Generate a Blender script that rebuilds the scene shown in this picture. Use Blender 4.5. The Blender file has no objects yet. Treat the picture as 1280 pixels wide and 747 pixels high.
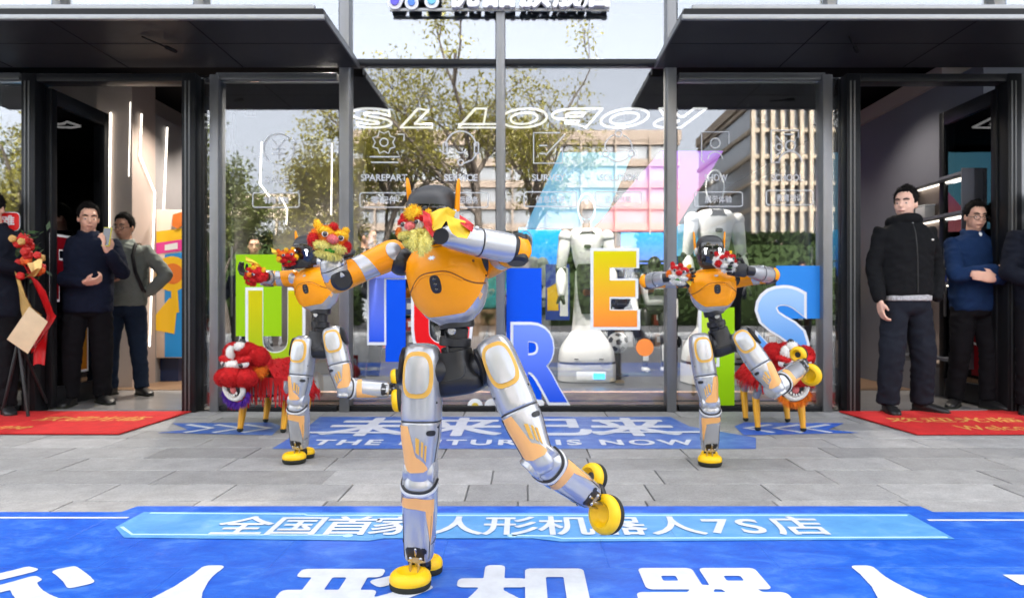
import bpy, bmesh, math, random
import numpy as np
from mathutils import Vector as V, Matrix, noise as mnoise

random.seed(7); RNG = np.random.default_rng(7)
SC = bpy.context.scene
COL = SC.collection

# ------------------------------------------------------------------ camera, world, sun, exposure
F, CX, CY, H = 880.0, 655.0, 380.0, 0.85      # focal length and vanishing point in photo pixels, eye height
DF = 5.62                                      # distance of the shop front
cam = bpy.data.cameras.new('camera'); cam.sensor_width = 36; cam.lens = F / 1280 * 36
cam.shift_x = -15 / 1280; cam.shift_y = 6.5 / 1280; cam.clip_start = 0.05; cam.clip_end = 2000
cam.dof.use_dof = True; cam.dof.focus_distance = 2.15; cam.dof.aperture_fstop = 4.5
camo = bpy.data.objects.new('camera', cam); COL.objects.link(camo)
camo.location = (0, 0, H); camo.rotation_euler = (math.pi / 2, 0, 0); SC.camera = camo

SUN_EL, SUN_AZ = math.radians(38), math.radians(12)   # sun behind the shop: the plaza lies in its shade
world = bpy.data.worlds.new('World'); SC.world = world; world.use_nodes = True
wn = world.node_tree.nodes; wl = world.node_tree.links
sky = wn.new('ShaderNodeTexSky'); sky.sky_type = 'NISHITA'; sky.sun_disc = False
sky.sun_elevation = SUN_EL; sky.sun_rotation = SUN_AZ; sky.air_density = 0.6; sky.dust_density = 8.0; sky.ozone_density = 0.0
hs = wn.new('ShaderNodeHueSaturation'); hs.inputs['Saturation'].default_value = .26      # a hazy, milky sky
wl.new(sky.outputs[0], hs.inputs['Color']); wl.new(hs.outputs[0], wn['Background'].inputs[0]); wn['Background'].inputs[1].default_value = 0.15
sun = bpy.data.lights.new('sun', 'SUN'); sun.energy = 2.0; sun.angle = math.radians(0.5); sun.color = (1, .93, .83)
suno = bpy.data.objects.new('sun', sun); COL.objects.link(suno)
sdir = V((math.sin(SUN_AZ) * math.cos(SUN_EL), math.cos(SUN_AZ) * math.cos(SUN_EL), math.sin(SUN_EL)))
suno.rotation_euler = sdir.to_track_quat('Z', 'Y').to_euler(); suno.location = (0, 30, 30)
SC.view_settings.view_transform = 'Standard'; SC.view_settings.look = 'None'
SC.view_settings.gamma = 1; SC.view_settings.exposure = 3.32
SC.render.engine = 'CYCLES'
cy = SC.cycles; cy.use_denoising = True; cy.max_bounces = 10; cy.transparent_max_bounces = 16
cy.glossy_bounces = 5; cy.diffuse_bounces = 4; cy.transmission_bounces = 8; cy.sample_clamp_indirect = 6
cy.caustics_reflective = False; cy.caustics_refractive = False

# ------------------------------------------------------------------ helpers
def P(px, py, d): return V(((px - CX) * d / F, d, H - (py - CY) * d / F))
def G(px, py):
    d = H * F / (py - CY); return V(((px - CX) * d / F, d, 0))
def W(px, py, dd=0): return P(px, py, DF + dd)
def lin(c):
    c /= 255.0
    return c / 12.92 if c <= .04045 else ((c + .055) / 1.055) ** 2.4
def C(r, g, b): return (lin(r), lin(g), lin(b), 1)

MATS = {}
def pm(name, col, rough=.5, metal=0., var=0., scale=12., bump=0., bscale=60., coat=0., emis=0., spec=.5, rvar=0., rnd=0.):
    if name in MATS: return MATS[name]
    m = bpy.data.materials.new(name); m.use_nodes = True; MATS[name] = m
    n = m.node_tree.nodes; l = m.node_tree.links; b = n['Principled BSDF']
    if len(col) == 3: col = (*col, 1)
    b.inputs['Base Color'].default_value = col; b.inputs['Roughness'].default_value = rough; b.inputs['Metallic'].default_value = metal
    b.inputs['Specular IOR Level'].default_value = spec; b.inputs['Coat Weight'].default_value = coat; b.inputs['Coat Roughness'].default_value = .08
    tc = n.new('ShaderNodeTexCoord')
    if emis: b.inputs['Emission Color'].default_value = col; b.inputs['Emission Strength'].default_value = emis
    if var or rvar or rnd:
        t = n.new('ShaderNodeTexNoise'); t.inputs['Scale'].default_value = scale; t.inputs['Detail'].default_value = 6; t.inputs['Roughness'].default_value = .65
        l.new(tc.outputs['Object'], t.inputs['Vector'])
        if var or rnd:
            mr = n.new('ShaderNodeMapRange'); mr.inputs[1].default_value = .3; mr.inputs[2].default_value = .7
            mr.inputs[3].default_value = 1 - var; mr.inputs[4].default_value = 1 + var
            l.new(t.outputs[0], mr.inputs[0])
            h = n.new('ShaderNodeHueSaturation'); h.inputs['Color'].default_value = col
            if rnd:
                oi = n.new('ShaderNodeObjectInfo'); r2 = n.new('ShaderNodeMapRange'); r2.inputs[3].default_value = 1 - rnd; r2.inputs[4].default_value = 1 + rnd
                l.new(oi.outputs['Random'], r2.inputs[0]); mu = n.new('ShaderNodeMath'); mu.operation = 'MULTIPLY'
                l.new(mr.outputs[0], mu.inputs[0]); l.new(r2.outputs[0], mu.inputs[1]); l.new(mu.outputs[0], h.inputs['Value'])
            else: l.new(mr.outputs[0], h.inputs['Value'])
            l.new(h.outputs[0], b.inputs['Base Color'])
        if rvar:
            m3 = n.new('ShaderNodeMapRange'); m3.inputs[3].default_value = max(0, rough - rvar); m3.inputs[4].default_value = min(1, rough + rvar)
            l.new(t.outputs[0], m3.inputs[0]); l.new(m3.outputs[0], b.inputs['Roughness'])
    if bump:
        t2 = n.new('ShaderNodeTexNoise'); t2.inputs['Scale'].default_value = bscale; t2.inputs['Detail'].default_value = 5
        l.new(tc.outputs['Object'], t2.inputs['Vector'])
        bp = n.new('ShaderNodeBump'); bp.inputs['Strength'].default_value = bump; bp.inputs['Distance'].default_value = .01
        l.new(t2.outputs[0], bp.inputs['Height']); l.new(bp.outputs[0], b.inputs['Normal'])
    return m

def grad_mat(name, c0, c1, z0, z1, axis='Z', emis=0., rough=.45):
    """a printed colour gradient along an object axis (metres from the object's origin)"""
    m = pm(name, c0, rough); n = m.node_tree.nodes; l = m.node_tree.links; b = n['Principled BSDF']
    tc = n.new('ShaderNodeTexCoord'); sx = n.new('ShaderNodeSeparateXYZ'); l.new(tc.outputs['Object'], sx.inputs[0])
    mr = n.new('ShaderNodeMapRange'); mr.inputs[1].default_value = z0; mr.inputs[2].default_value = z1
    l.new(sx.outputs[axis], mr.inputs[0]); r = n.new('ShaderNodeValToRGB')
    r.color_ramp.elements[0].color = c0; r.color_ramp.elements[1].color = c1
    l.new(mr.outputs[0], r.inputs[0]); l.new(r.outputs[0], b.inputs['Base Color'])
    if emis: l.new(r.outputs[0], b.inputs['Emission Color']); b.inputs['Emission Strength'].default_value = emis
    return m

class MB:
    def __init__(s): s.v = []; s.f = []; s.m = []; s.cm = 0
    def add(s, vs, fs):
        b = len(s.v); s.v += [tuple(x) for x in vs]
        for f in fs: s.f.append(tuple(i + b for i in f)); s.m.append(s.cm)
        return s
    def box(s, c, sz, rot=None, bev=0., seg=2):
        bm = bmesh.new(); bmesh.ops.create_cube(bm, size=1)
        bmesh.ops.scale(bm, vec=V(sz), verts=bm.verts)
        if bev: bmesh.ops.bevel(bm, geom=bm.edges[:], offset=bev, segments=seg, affect='EDGES', profile=.5)
        M = Matrix.Translation(V(c)) @ (rot.to_4x4() if rot is not None else Matrix())
        bm.verts.index_update()
        s.add([M @ v.co for v in bm.verts], [[v.index for v in f.verts] for f in bm.faces]); bm.free(); return s
    def span(s, a, b, bev=0.):
        a = V(a); b = V(b); return s.box((a + b) / 2, [abs(x) for x in (b - a)], None, bev)
    def rings(s, R, cap=True, closed=False):
        n = len(R[0]); vs = [p for r in R for p in r]; fs = []
        k = len(R)
        for i in range(k if closed else k - 1):
            j = (i + 1) % k
            for q in range(n):
                w = (q + 1) % n; fs.append((i * n + q, i * n + w, j * n + w, j * n + q))
        if cap and not closed: fs += [tuple(range(n))[::-1], tuple(range((k - 1) * n, k * n))]
        return s.add(vs, fs)
    def tube(s, path, rad, n=10, dome=True):
        path = [V(p) for p in path]
        if not hasattr(rad, '__len__'): rad = [rad] * len(path)
        if dome:
            d0 = (path[0] - path[1]).normalized(); d1 = (path[-1] - path[-2]).normalized()
            r0, r1 = rad[0], rad[-1]
            path = [path[0] + d0 * r0, path[0] + d0 * r0 * .7] + path + [path[-1] + d1 * r1 * .7, path[-1] + d1 * r1]
            rad = [r0 * .15, r0 * .72] + list(rad) + [r1 * .72, r1 * .15]
        R = []; t0 = None; ex = None
        for i, p in enumerate(path):
            t = (path[min(i + 1, len(path) - 1)] - path[max(i - 1, 0)]).normalized()
            if ex is None:
                ex = t.orthogonal().normalized()
            else:
                ex = (ex - t * ex.dot(t)).normalized()
            ey = t.cross(ex)
            R.append([p + ex * (rad[i] * math.cos(2 * math.pi * q / n)) + ey * (rad[i] * math.sin(2 * math.pi * q / n)) for q in range(n)])
        return s.rings(R)
    def ell(s, c, r, rot=None, n=16, k=10):
        c = V(c); R = []
        for i in range(k + 1):
            a = -math.pi / 2 + math.pi * i / k
            ca = max(math.cos(a), .03)
            R.append([V((r[0] * ca * math.cos(2 * math.pi * q / n), r[1] * ca * math.sin(2 * math.pi * q / n), r[2] * math.sin(a))) for q in range(n)])
        if rot is not None: R = [[rot @ p for p in ring] for ring in R]
        return s.rings([[p + c for p in ring] for ring in R])
    def lathe(s, prof, o, ax, n=24):
        o = V(o); ax = V(ax).normalized(); ex = ax.orthogonal().normalized(); ey = ax.cross(ex)
        return s.rings([[o + ax * h + (ex * math.cos(2 * math.pi * q / n) + ey * math.sin(2 * math.pi * q / n)) * max(r, .0004) for q in range(n)] for r, h in prof])
    def cyl(s, a, b, r, n=20, bev=.1):
        a = V(a); b = V(b); L = (b - a).length; e = min(r, L) * bev
        return s.lathe([(r - e, 0), (r, e), (r, L - e), (r - e, L)], a, b - a, n)
    def prism(s, pts, nrm, th):
        """polygon pts (world, planar) extruded by th along nrm"""
        nrm = V(nrm).normalized(); pts = [V(p) for p in pts]; n = len(pts)
        top = [p + nrm * th for p in pts]
        return s.add(pts + top, [tuple(range(n))[::-1], tuple(range(n, 2 * n))] + [(i, (i + 1) % n, n + (i + 1) % n, n + i) for i in range(n)])
    def ribbon(s, path, w, nrm, th, closed=False):
        """flat stroke of width w along a planar path, th thick along nrm"""
        path = [V(p) for p in path]; nrm = V(nrm).normalized(); k = len(path); R = []
        for i, p in enumerate(path):
            if closed: a, b = path[i - 1], path[(i + 1) % k]
            else: a, b = path[max(i - 1, 0)], path[min(i + 1, k - 1)]
            sd = nrm.cross((b - a).normalized()) * (w / 2)
            R.append([p - sd, p + sd, p + sd + nrm * th, p - sd + nrm * th])
        return s.rings(R, closed=closed)
    def text(s, txt, fn, bold=0., em=False, space=1., shear=0., th=0.):
        vs, fs = text_mesh(txt, bold, space, shear)
        if em: q = [(x, (y + .09) / .93) for x, y in vs]
        else:
            x0 = min(v[0] for v in vs); x1 = max(v[0] for v in vs); y0 = min(v[1] for v in vs); y1 = max(v[1] for v in vs)
            q = [((x - x0) / (x1 - x0), (y - y0) / (y1 - y0)) for x, y in vs]
        if not th: return s.add([fn(u, v, 0) for u, v in q], fs)
        n = len(q); ec = {}
        for f in fs:
            for a, b in zip(f, f[1:] + f[:1]): ec[(a, b)] = 1
        side = [(a, b, b + n, a + n) for a, b in ec if (b, a) not in ec]
        return s.add([fn(u, v, 0) for u, v in q] + [fn(u, v, th) for u, v in q], [f[::-1] for f in fs] + [tuple(i + n for i in f) for f in fs] + side)

def text_mesh(txt, bold, space, shear):
    if bold > .008 and any(ord(q) > 0x2e80 for q in txt): return bold_glyphs(txt, bold, space, shear)
    return curve_text(txt, bold, space, shear)

def bold_glyphs(txt, bold, space, shear, N=104):
    """Chinese lettering thickened without overlaps: the strokes as a grown field, contoured into one sheet"""
    vs, fs = curve_text(txt, 0, space, shear); v = np.array(vs); pad = bold + .03
    x0, y0 = v.min(0) - pad; x1, y1 = v.max(0) + pad; st = 1 / N; w = int((x1 - x0) / st) + 2; h = int((y1 - y0) / st) + 2
    K = 2; gx = x0 + (np.arange(w * K) + .5) * st / K; gy = y0 + (np.arange(h * K) + .5) * st / K; M = np.zeros((h * K, w * K), bool)
    for f in fs:
        for i in range(1, len(f) - 1):
            A, B, Cc = v[f[0]], v[f[i]], v[f[i + 1]]; lo = np.minimum(np.minimum(A, B), Cc); hi = np.maximum(np.maximum(A, B), Cc)
            i0, i1 = np.searchsorted(gx, [lo[0], hi[0]]); j0, j1 = np.searchsorted(gy, [lo[1], hi[1]])
            if i1 <= i0 or j1 <= j0: continue
            X, Y = np.meshgrid(gx[i0:i1], gy[j0:j1]); cr = lambda p, q: (q[0] - p[0]) * (Y - p[1]) - (q[1] - p[1]) * (X - p[0])
            s1, s2, s3 = cr(A, B), cr(B, Cc), cr(Cc, A); M[j0:j1, i0:i1] |= ((s1 >= 0) & (s2 >= 0) & (s3 >= 0)) | ((s1 <= 0) & (s2 <= 0) & (s3 <= 0))
    r = bold * N * K; R = int(r) + 1; D = np.zeros_like(M)
    for dy in range(-R, R + 1):
        for dx in range(-R, R + 1):
            if dx * dx + dy * dy <= r * r: D |= np.roll(np.roll(M, dy, 0), dx, 1)
    Fd = D.astype(float).reshape(h, K, w, K).mean((1, 3)); Fd = (Fd * 4 + np.roll(Fd, 1, 0) + np.roll(Fd, -1, 0) + np.roll(Fd, 1, 1) + np.roll(Fd, -1, 1)) / 8
    out = []; faces = []; idx = {}
    def vert(key, x, y):
        if key not in idx: idx[key] = len(out); out.append((x0 + (x + .5) * st, y0 + (y + .5) * st))
        return idx[key]
    I = Fd >= .5
    anyc = I[:-1, :-1] | I[1:, :-1] | I[:-1, 1:] | I[1:, 1:]
    for j, i in zip(*np.nonzero(anyc)):
        cs = [(i, j), (i + 1, j), (i + 1, j + 1), (i, j + 1)]; poly = []
        for k in range(4):
            p, q = cs[k], cs[(k + 1) % 4]; fp, fq = Fd[p[1], p[0]], Fd[q[1], q[0]]
            if fp >= .5: poly.append(vert(p, *p))
            if (fp >= .5) != (fq >= .5):
                if p > q: p, q, fp, fq = q, p, fq, fp
                t = min(.98, max(.02, (.5 - fp) / (fq - fp))); poly.append(vert((p, q), p[0] + (q[0] - p[0]) * t, p[1] + (q[1] - p[1]) * t))
        if len(poly) >= 3: faces.append(tuple(poly))
    return out, faces

def curve_text(txt, bold, space, shear):
    c = bpy.data.curves.new('t', 'FONT'); c.body = txt; c.size = 1; c.offset = bold; c.space_character = space; c.shear = shear; c.resolution_u = 5
    o = bpy.data.objects.new('t', c); COL.objects.link(o)
    dg = bpy.context.evaluated_depsgraph_get(); me = bpy.data.meshes.new_from_object(o.evaluated_get(dg))
    bm = bmesh.new(); bm.from_mesh(me); bmesh.ops.remove_doubles(bm, verts=bm.verts, dist=1e-4); bm.verts.index_update()
    vs = [(v.co.x, v.co.y) for v in bm.verts]; fs = []
    for f in bm.faces:
        t = tuple(v.index for v in f.verts); fs.append(t if f.normal.z > 0 else t[::-1])
    bm.free(); bpy.data.objects.remove(o); bpy.data.curves.remove(c); bpy.data.meshes.remove(me)
    return vs, fs

BASE = {}
def finish(me, angle=42, recalc=True):
    bm = bmesh.new(); bm.from_mesh(me)
    if recalc: bmesh.ops.recalc_face_normals(bm, faces=bm.faces)
    a = math.radians(angle)
    for e in bm.edges:
        e.smooth = not (len(e.link_faces) == 2 and e.calc_face_angle(0) > a)
    for f in bm.faces: f.smooth = True
    bm.to_mesh(me); bm.free()

def obj(name, mb, mats, parent=None, label=None, cat=None, group=None, kind=None, angle=42, recalc=True, base=None):
    """links the shapes in mb (world coordinates) as ONE mesh object, a child of parent if given"""
    if parent is not None: base = BASE[parent]
    elif base is None:
        a = np.array(mb.v); base = V(((a[:, 0].min() + a[:, 0].max()) / 2, (a[:, 1].min() + a[:, 1].max()) / 2, a[:, 2].min()))
    base = V(base)
    me = bpy.data.meshes.new(name)
    me.from_pydata([(x - base.x, y - base.y, z - base.z) for x, y, z in mb.v], [], mb.f)
    if not isinstance(mats, (list, tuple)): mats = [mats]
    for m in mats: me.materials.append(m)
    if len(mats) > 1: me.polygons.foreach_set('material_index', mb.m)
    finish(me, angle, recalc)
    return link(name, me, parent, base, label, cat, group, kind)

def link(name, me, parent=None, base=(0, 0, 0), label=None, cat=None, group=None, kind=None):
    o = bpy.data.objects.new(name, me); COL.objects.link(o)
    if parent is not None: o.parent = parent
    else: o.location = base
    BASE[o] = V(base)
    if label: o['label'] = label
    if cat: o['category'] = cat
    if group: o['group'] = group
    if kind: o['kind'] = kind
    return o

def thing(name, label, cat, base, group=None):
    return link(name, None, None, base, label, cat, group)

def remesh(mb, vox, smooth=3, disp=0., dscale=.1, dz=None):
    """one continuous surface round overlapping closed shapes; a mesh in the coordinates of mb"""
    me = bpy.data.meshes.new('tmp'); me.from_pydata(mb.v, [], mb.f); finish(me)
    o = bpy.data.objects.new('tmp', me); COL.objects.link(o)
    r = o.modifiers.new('r', 'REMESH'); r.mode = 'VOXEL'; r.voxel_size = vox
    if smooth: q = o.modifiers.new('s', 'SMOOTH'); q.factor = .5; q.iterations = smooth
    dg = bpy.context.evaluated_depsgraph_get(); out = bpy.data.meshes.new_from_object(o.evaluated_get(dg))
    bpy.data.objects.remove(o); bpy.data.meshes.remove(me)
    if disp:
        n = len(out.vertices); co = np.empty(n * 3); out.vertices.foreach_get('co', co); co = co.reshape(-1, 3)
        no = np.empty(n * 3); out.vertices.foreach_get('normal', no); no = no.reshape(-1, 3)
        d = np.empty(n)
        for i in range(n):
            p = V(co[i]) / dscale; p.z *= 1.35
            w = mnoise.noise_vector(p * .6) * .8
            d[i] = (1 - 2 * abs(mnoise.noise(p + w))) * .65 + mnoise.noise(p * 2.3) * .35
        out.vertices.foreach_set('co', (co + no * (d * disp)[:, None]).ravel())
    return out

def robj(name, mb, mat, parent, vox, smooth=3, disp=0., dscale=.1):
    base = BASE[parent]; me = remesh(mb, vox, smooth, disp, dscale)
    n = len(me.vertices); co = np.empty(n * 3); me.vertices.foreach_get('co', co); co = co.reshape(-1, 3) - np.array(base)
    me.vertices.foreach_set('co', co.ravel()); me.polygons.foreach_set('use_smooth', [True] * len(me.polygons))
    me.materials.clear(); me.materials.append(mat); me.update(); me.name = name
    return link(name, me, parent, base)

def copy_tree(o, parent=None):
    c = o.copy(); COL.objects.link(c); BASE[c] = BASE[o].copy()
    if parent is not None: c.parent = parent
    for ch in list(o.children): copy_tree(ch, c)
    return c

def pchip(xs, ys, x):
    xs = np.asarray(xs, float); ys = np.asarray(ys, float)
    if x <= xs[0]: return ys[0]
    if x >= xs[-1]: return ys[-1]
    h = np.diff(xs); d = np.diff(ys) / h; m = np.zeros(len(xs)); m[0] = d[0]; m[-1] = d[-1]
    for i in range(1, len(xs) - 1):
        if d[i - 1] * d[i] > 0: m[i] = 2 * d[i - 1] * d[i] / (d[i - 1] + d[i])
    i = min(int(np.searchsorted(xs, x, 'right')) - 1, len(h) - 1); t = (x - xs[i]) / h[i]
    return ((2 * t ** 3 - 3 * t ** 2 + 1) * ys[i] + (t ** 3 - 2 * t ** 2 + t) * h[i] * m[i] + (-2 * t ** 3 + 3 * t ** 2) * ys[i + 1] + (t ** 3 - t ** 2) * h[i] * m[i + 1])

class Limb:
    """a body lofted along a bone from p0 to p1; secs: (t, side radius, front radius[, side offset, front offset])"""
    def __init__(s, p0, p1, hint, secs, e=2.3, absr=1.):
        s.p0 = V(p0); ax = V(p1) - s.p0; s.L = ax.length; s.z = ax.normalized(); h = V(hint)
        s.ex = (h - s.z * h.dot(s.z)).normalized(); s.ey = s.z.cross(s.ex); s.e = e
        s.S = [tuple(q) + (0,) * (5 - len(q)) for q in secs]; s.T = [q[0] for q in s.S]; s.k = absr
    def sec(s, t): return [pchip(s.T, [q[i] for q in s.S], t) * s.k for i in (1, 2, 3, 4)]
    def pt(s, t, a, off=0.):
        rs, rf, os, of = s.sec(t); c = math.cos(a); q = math.sin(a); p = 2 / s.e
        x = math.copysign(abs(c) ** p, c) * (rf + off); y = math.copysign(abs(q) ** p, q) * (rs + off)
        return s.p0 + s.z * (t * s.L) + s.ex * (x + of) + s.ey * (y + os)
    def mesh(s, mb=None, n=28, sub=3):
        mb = mb or MB(); ts = []
        for a, b in zip(s.T, s.T[1:]): ts += [a + (b - a) * i / sub for i in range(sub)]
        ts.append(s.T[-1])
        return mb.rings([[s.pt(t, 2 * math.pi * q / n) for q in range(n)] for t in ts])
    def patch(s, mb, a0, a1, lo, hi, off, na=24, nt=6, rim=True):
        """a shell over part of the limb; lo / hi are numbers or functions of the angle in degrees"""
        fl = lo if callable(lo) else (lambda a: lo); fh = hi if callable(hi) else (lambda a: hi)
        R = []
        for i in range(na + 1):
            a = a0 + (a1 - a0) * i / na; l, h = fl(a), fh(a)
            R.append([s.pt(l + (h - l) * j / nt, math.radians(a), off) for j in range(nt + 1)])
        vs = [p for r in R for p in r]; m = nt + 1; fs = [(i * m + j, i * m + j + 1, (i + 1) * m + j + 1, (i + 1) * m + j) for i in range(na) for j in range(nt)]
        mb.add(vs, fs)
        if rim:
            for line, par in ((lambda i: (fl(i), i), 1), (lambda i: (fh(i), i), 1)):
                A = [a0 + (a1 - a0) * i / na for i in range(na + 1)]
                top = [s.pt(line(a)[0], math.radians(a), off) for a in A]; bot = [s.pt(line(a)[0], math.radians(a), -.001) for a in A]
                mb.add(top + bot, [(i, i + 1, na + 2 + i, na + 1 + i) for i in range(na)])
        return mb
    def decal(s, mb, poly, off, c=None, lay=3):
        """polygon of (t, degrees) laid on the surface, with a rim"""
        n = len(poly); ct = c or (sum(p[0] for p in poly) / n, sum(p[1] for p in poly) / n); vs = [s.pt(ct[0], math.radians(ct[1]), off)]; fs = []
        for k in range(1, lay + 1):
            u = k / lay; vs += [s.pt(ct[0] + (t - ct[0]) * u, math.radians(ct[1] + (a - ct[1]) * u), off) for t, a in poly]
        vs += [s.pt(t, math.radians(a), -.001) for t, a in poly]
        for i in range(n):
            j = (i + 1) % n; fs.append((0, 1 + i, 1 + j))
            for k in range(lay): fs.append((1 + k * n + i, 1 + (k + 1) * n + i, 1 + (k + 1) * n + j, 1 + k * n + j))
        return mb.add(vs, fs)
    def pill(s, t, a, ht, ha, n=24, e=4.):
        return [(t + ht * math.copysign(abs(math.cos(q)) ** (2 / 2.6), math.cos(q)), a + ha * math.copysign(abs(math.sin(q)) ** (2 / 2.6), math.sin(q))) for q in (2 * math.pi * i / n for i in range(n))]

def fur(mb, pts, nrms, L, w, droop=0., jit=.5):
    for p, q in zip(pts, nrms):
        p = V(p); q = V(q); d = (q + V(RNG.normal(0, jit, 3)) + V((0, 0, -droop))).normalized()
        sd = d.orthogonal().normalized(); sd.rotate(Matrix.Rotation(random.random() * 6.28, 3, d))
        l = L * (.6 + .7 * random.random())
        mb.add([p - sd * w, p + sd * w, p + d * l + V((0, 0, -droop * l * .4))], [(0, 1, 2)])
    return mb

def ell_samples(c, r, n, rot=None, keep=None):
    u = RNG.normal(size=(n, 3)); u /= np.linalg.norm(u, axis=1)[:, None]
    pts = []; nr = []
    for q in u:
        if keep and not keep(q): continue
        a = V((q[0] * r[0], q[1] * r[1], q[2] * r[2])); b = V((q[0] / r[0], q[1] / r[1], q[2] / r[2])).normalized()
        if rot is not None: a = rot @ a; b = rot @ b
        pts.append(V(c) + a); nr.append(b)
    return pts, nr
def RZ(deg): return Matrix.Rotation(math.radians(deg), 3, 'Z')
# ------------------------------------------------------------------ materials
M_ALU = pm('aluminium', (.22, .225, .235), .38, .7, var=.06, scale=5, rvar=.08)
M_DARK = pm('dark_frame', (.010, .011, .013), .4, .1, rvar=.1, scale=8, spec=.25)
M_GROOVE = pm('frame_edge', (.10, .105, .11), .35, .6)
M_SOFFIT = pm('canopy_metal', (.018, .0185, .021), .45, 0, var=.15, scale=2, rvar=.1)
M_RIM = pm('canopy_rim', (.33, .34, .35), .4, .6, var=.05)
M_WHITE = pm('white_print', (.82, .84, .86), .5, var=.03, scale=30)
M_LED = pm('led', (1, .93, .8), emis=.36)
M_LEDW = pm('neon_white', (1, .98, .95), emis=.10)
M_SPOT = pm('downlight_lens', (1, .9, .75), emis=12)
M_WALLD = pm('grey_wall', (.20, .19, .195), .6, var=.06, scale=2)
M_TAUPE = pm('taupe_wall', (.34, .275, .245), .55, var=.05, scale=2)
M_PURP = pm('dark_purple_wall', (.125, .13, .155), .55, var=.06, scale=2)
M_CEIL = pm('black_ceiling', (.012, .012, .013), .9, spec=.03)
M_IFLOOR = pm('floor_tile', (.28, .27, .265), .22, var=.08, scale=3)
M_WOODF = pm('wood_floor', (.22, .135, .08), .35, var=.15, scale=6)
M_PLINTH = pm('navy_plinth', (.012, .025, .08), .35)
M_WOOD = pm('pale_wood_skirting', (.86, .54, .40), .5, var=.12, scale=5)
M_PLAT = pm('platform_top', (.06, .065, .075), .35, var=.1, scale=4)

M_SOFFIT.node_tree.nodes['Principled BSDF'].inputs['Specular IOR Level'].default_value = .10
def glass_material(name, refl, tint, wob=.0):
    m = bpy.data.materials.new(name); m.use_nodes = True; n = m.node_tree.nodes; l = m.node_tree.links
    n.remove(n['Principled BSDF']); t = n.new('ShaderNodeBsdfTransparent'); t.inputs[0].default_value = (*tint, 1)
    g = n.new('ShaderNodeBsdfGlossy'); g.inputs['Roughness'].default_value = 0.0; g.inputs['Color'].default_value = (.97, .98, 1, 1)
    fr = n.new('ShaderNodeFresnel'); fr.inputs[0].default_value = 1.5
    ad = n.new('ShaderNodeMath'); ad.operation = 'ADD'; ad.use_clamp = True; ad.inputs[1].default_value = refl - .04
    l.new(fr.outputs[0], ad.inputs[0]); mx = n.new('ShaderNodeMixShader')
    l.new(ad.outputs[0], mx.inputs[0]); l.new(t.outputs[0], mx.inputs[1]); l.new(g.outputs[0], mx.inputs[2])
    l.new(mx.outputs[0], n['Material Output'].inputs[0])
    if wob:
        tc = n.new('ShaderNodeTexCoord'); nz = n.new('ShaderNodeTexNoise'); nz.inputs['Scale'].default_value = 1.6; nz.inputs['Detail'].default_value = 1
        l.new(tc.outputs['Object'], nz.inputs['Vector']); bp = n.new('ShaderNodeBump'); bp.inputs['Strength'].default_value = 1; bp.inputs['Distance'].default_value = wob
        l.new(nz.outputs[0], bp.inputs['Height']); l.new(bp.outputs[0], g.inputs['Normal'])
    return m
M_GLASS = glass_material('shop_glass', .115, (.93, .95, .96), .0002)
M_UGLASS = glass_material('upper_glass_pane', .22, (.8, .84, .88), .0006)
M_DGLASS = glass_material('door_glass', .10, (.8, .82, .84), .001)

# ------------------------------------------------------------------ ground, pavement, printed films, carpets
def stone_mat():
    m = pm('granite', (.345, .34, .332), .6, var=.16, scale=9, bump=.25, bscale=220, rnd=.2, rvar=.12)
    n = m.node_tree.nodes; l = m.node_tree.links; g = n.new('ShaderNodeNewGeometry')      # every slab its own grain and stains
    for q in n:
        if q.type == 'TEX_NOISE': l.new(g.outputs['Position'], q.inputs['Vector'])
    b = n['Principled BSDF']; src = b.inputs['Base Color'].links[0].from_socket
    st = n.new('ShaderNodeTexNoise'); st.inputs['Scale'].default_value = 2.6; st.inputs['Detail'].default_value = 10; st.inputs['Roughness'].default_value = .75; l.new(g.outputs['Position'], st.inputs['Vector'])
    mr = n.new('ShaderNodeMapRange'); mr.inputs[1].default_value = .52; mr.inputs[2].default_value = .75; mr.inputs[3].default_value = 0; mr.inputs[4].default_value = .45; l.new(st.outputs[0], mr.inputs[0])
    mx = n.new('ShaderNodeMix'); mx.data_type = 'RGBA'; l.new(mr.outputs[0], mx.inputs['Factor']); l.new(src, mx.inputs['A']); mx.inputs['B'].default_value = (.25, .24, .22, 1)
    sp = n.new('ShaderNodeTexVoronoi'); sp.inputs['Scale'].default_value = 150; l.new(g.outputs['Position'], sp.inputs['Vector'])
    m2 = n.new('ShaderNodeMapRange'); m2.inputs[1].default_value = 0; m2.inputs[2].default_value = 1; m2.inputs[3].default_value = .82; m2.inputs[4].default_value = 1.12; l.new(sp.outputs['Color'], m2.inputs[0])
    h2 = n.new('ShaderNodeHueSaturation'); l.new(mx.outputs['Result'], h2.inputs['Color']); l.new(m2.outputs[0], h2.inputs['Value']); l.new(h2.outputs[0], b.inputs['Base Color'])
    return m
M_STONE = stone_mat()
def plaza_mat():
    m = pm('plaza_paving', (.33, .335, .34), .65, bump=.2, bscale=120); n = m.node_tree.nodes; l = m.node_tree.links
    br = n.new('ShaderNodeTexBrick'); br.inputs['Color1'].default_value = (.34, .34, .34, 1); br.inputs['Color2'].default_value = (.29, .295, .3, 1)
    br.inputs['Mortar'].default_value = (.09, .09, .09, 1); br.inputs['Scale'].default_value = 1; br.inputs['Brick Width'].default_value = .55; br.inputs['Row Height'].default_value = .283; br.inputs['Mortar Size'].default_value = .004
    tc = n.new('ShaderNodeTexCoord'); l.new(tc.outputs['Object'], br.inputs['Vector']); l.new(br.outputs[0], n['Principled BSDF'].inputs['Base Color'])
    return m
mb = MB(); S = 400
mb.add([(-S, -S, -.014), (S, -S, -.014), (S, S, -.014), (-S, S, -.014)], [(0, 1, 2, 3)])
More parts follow.
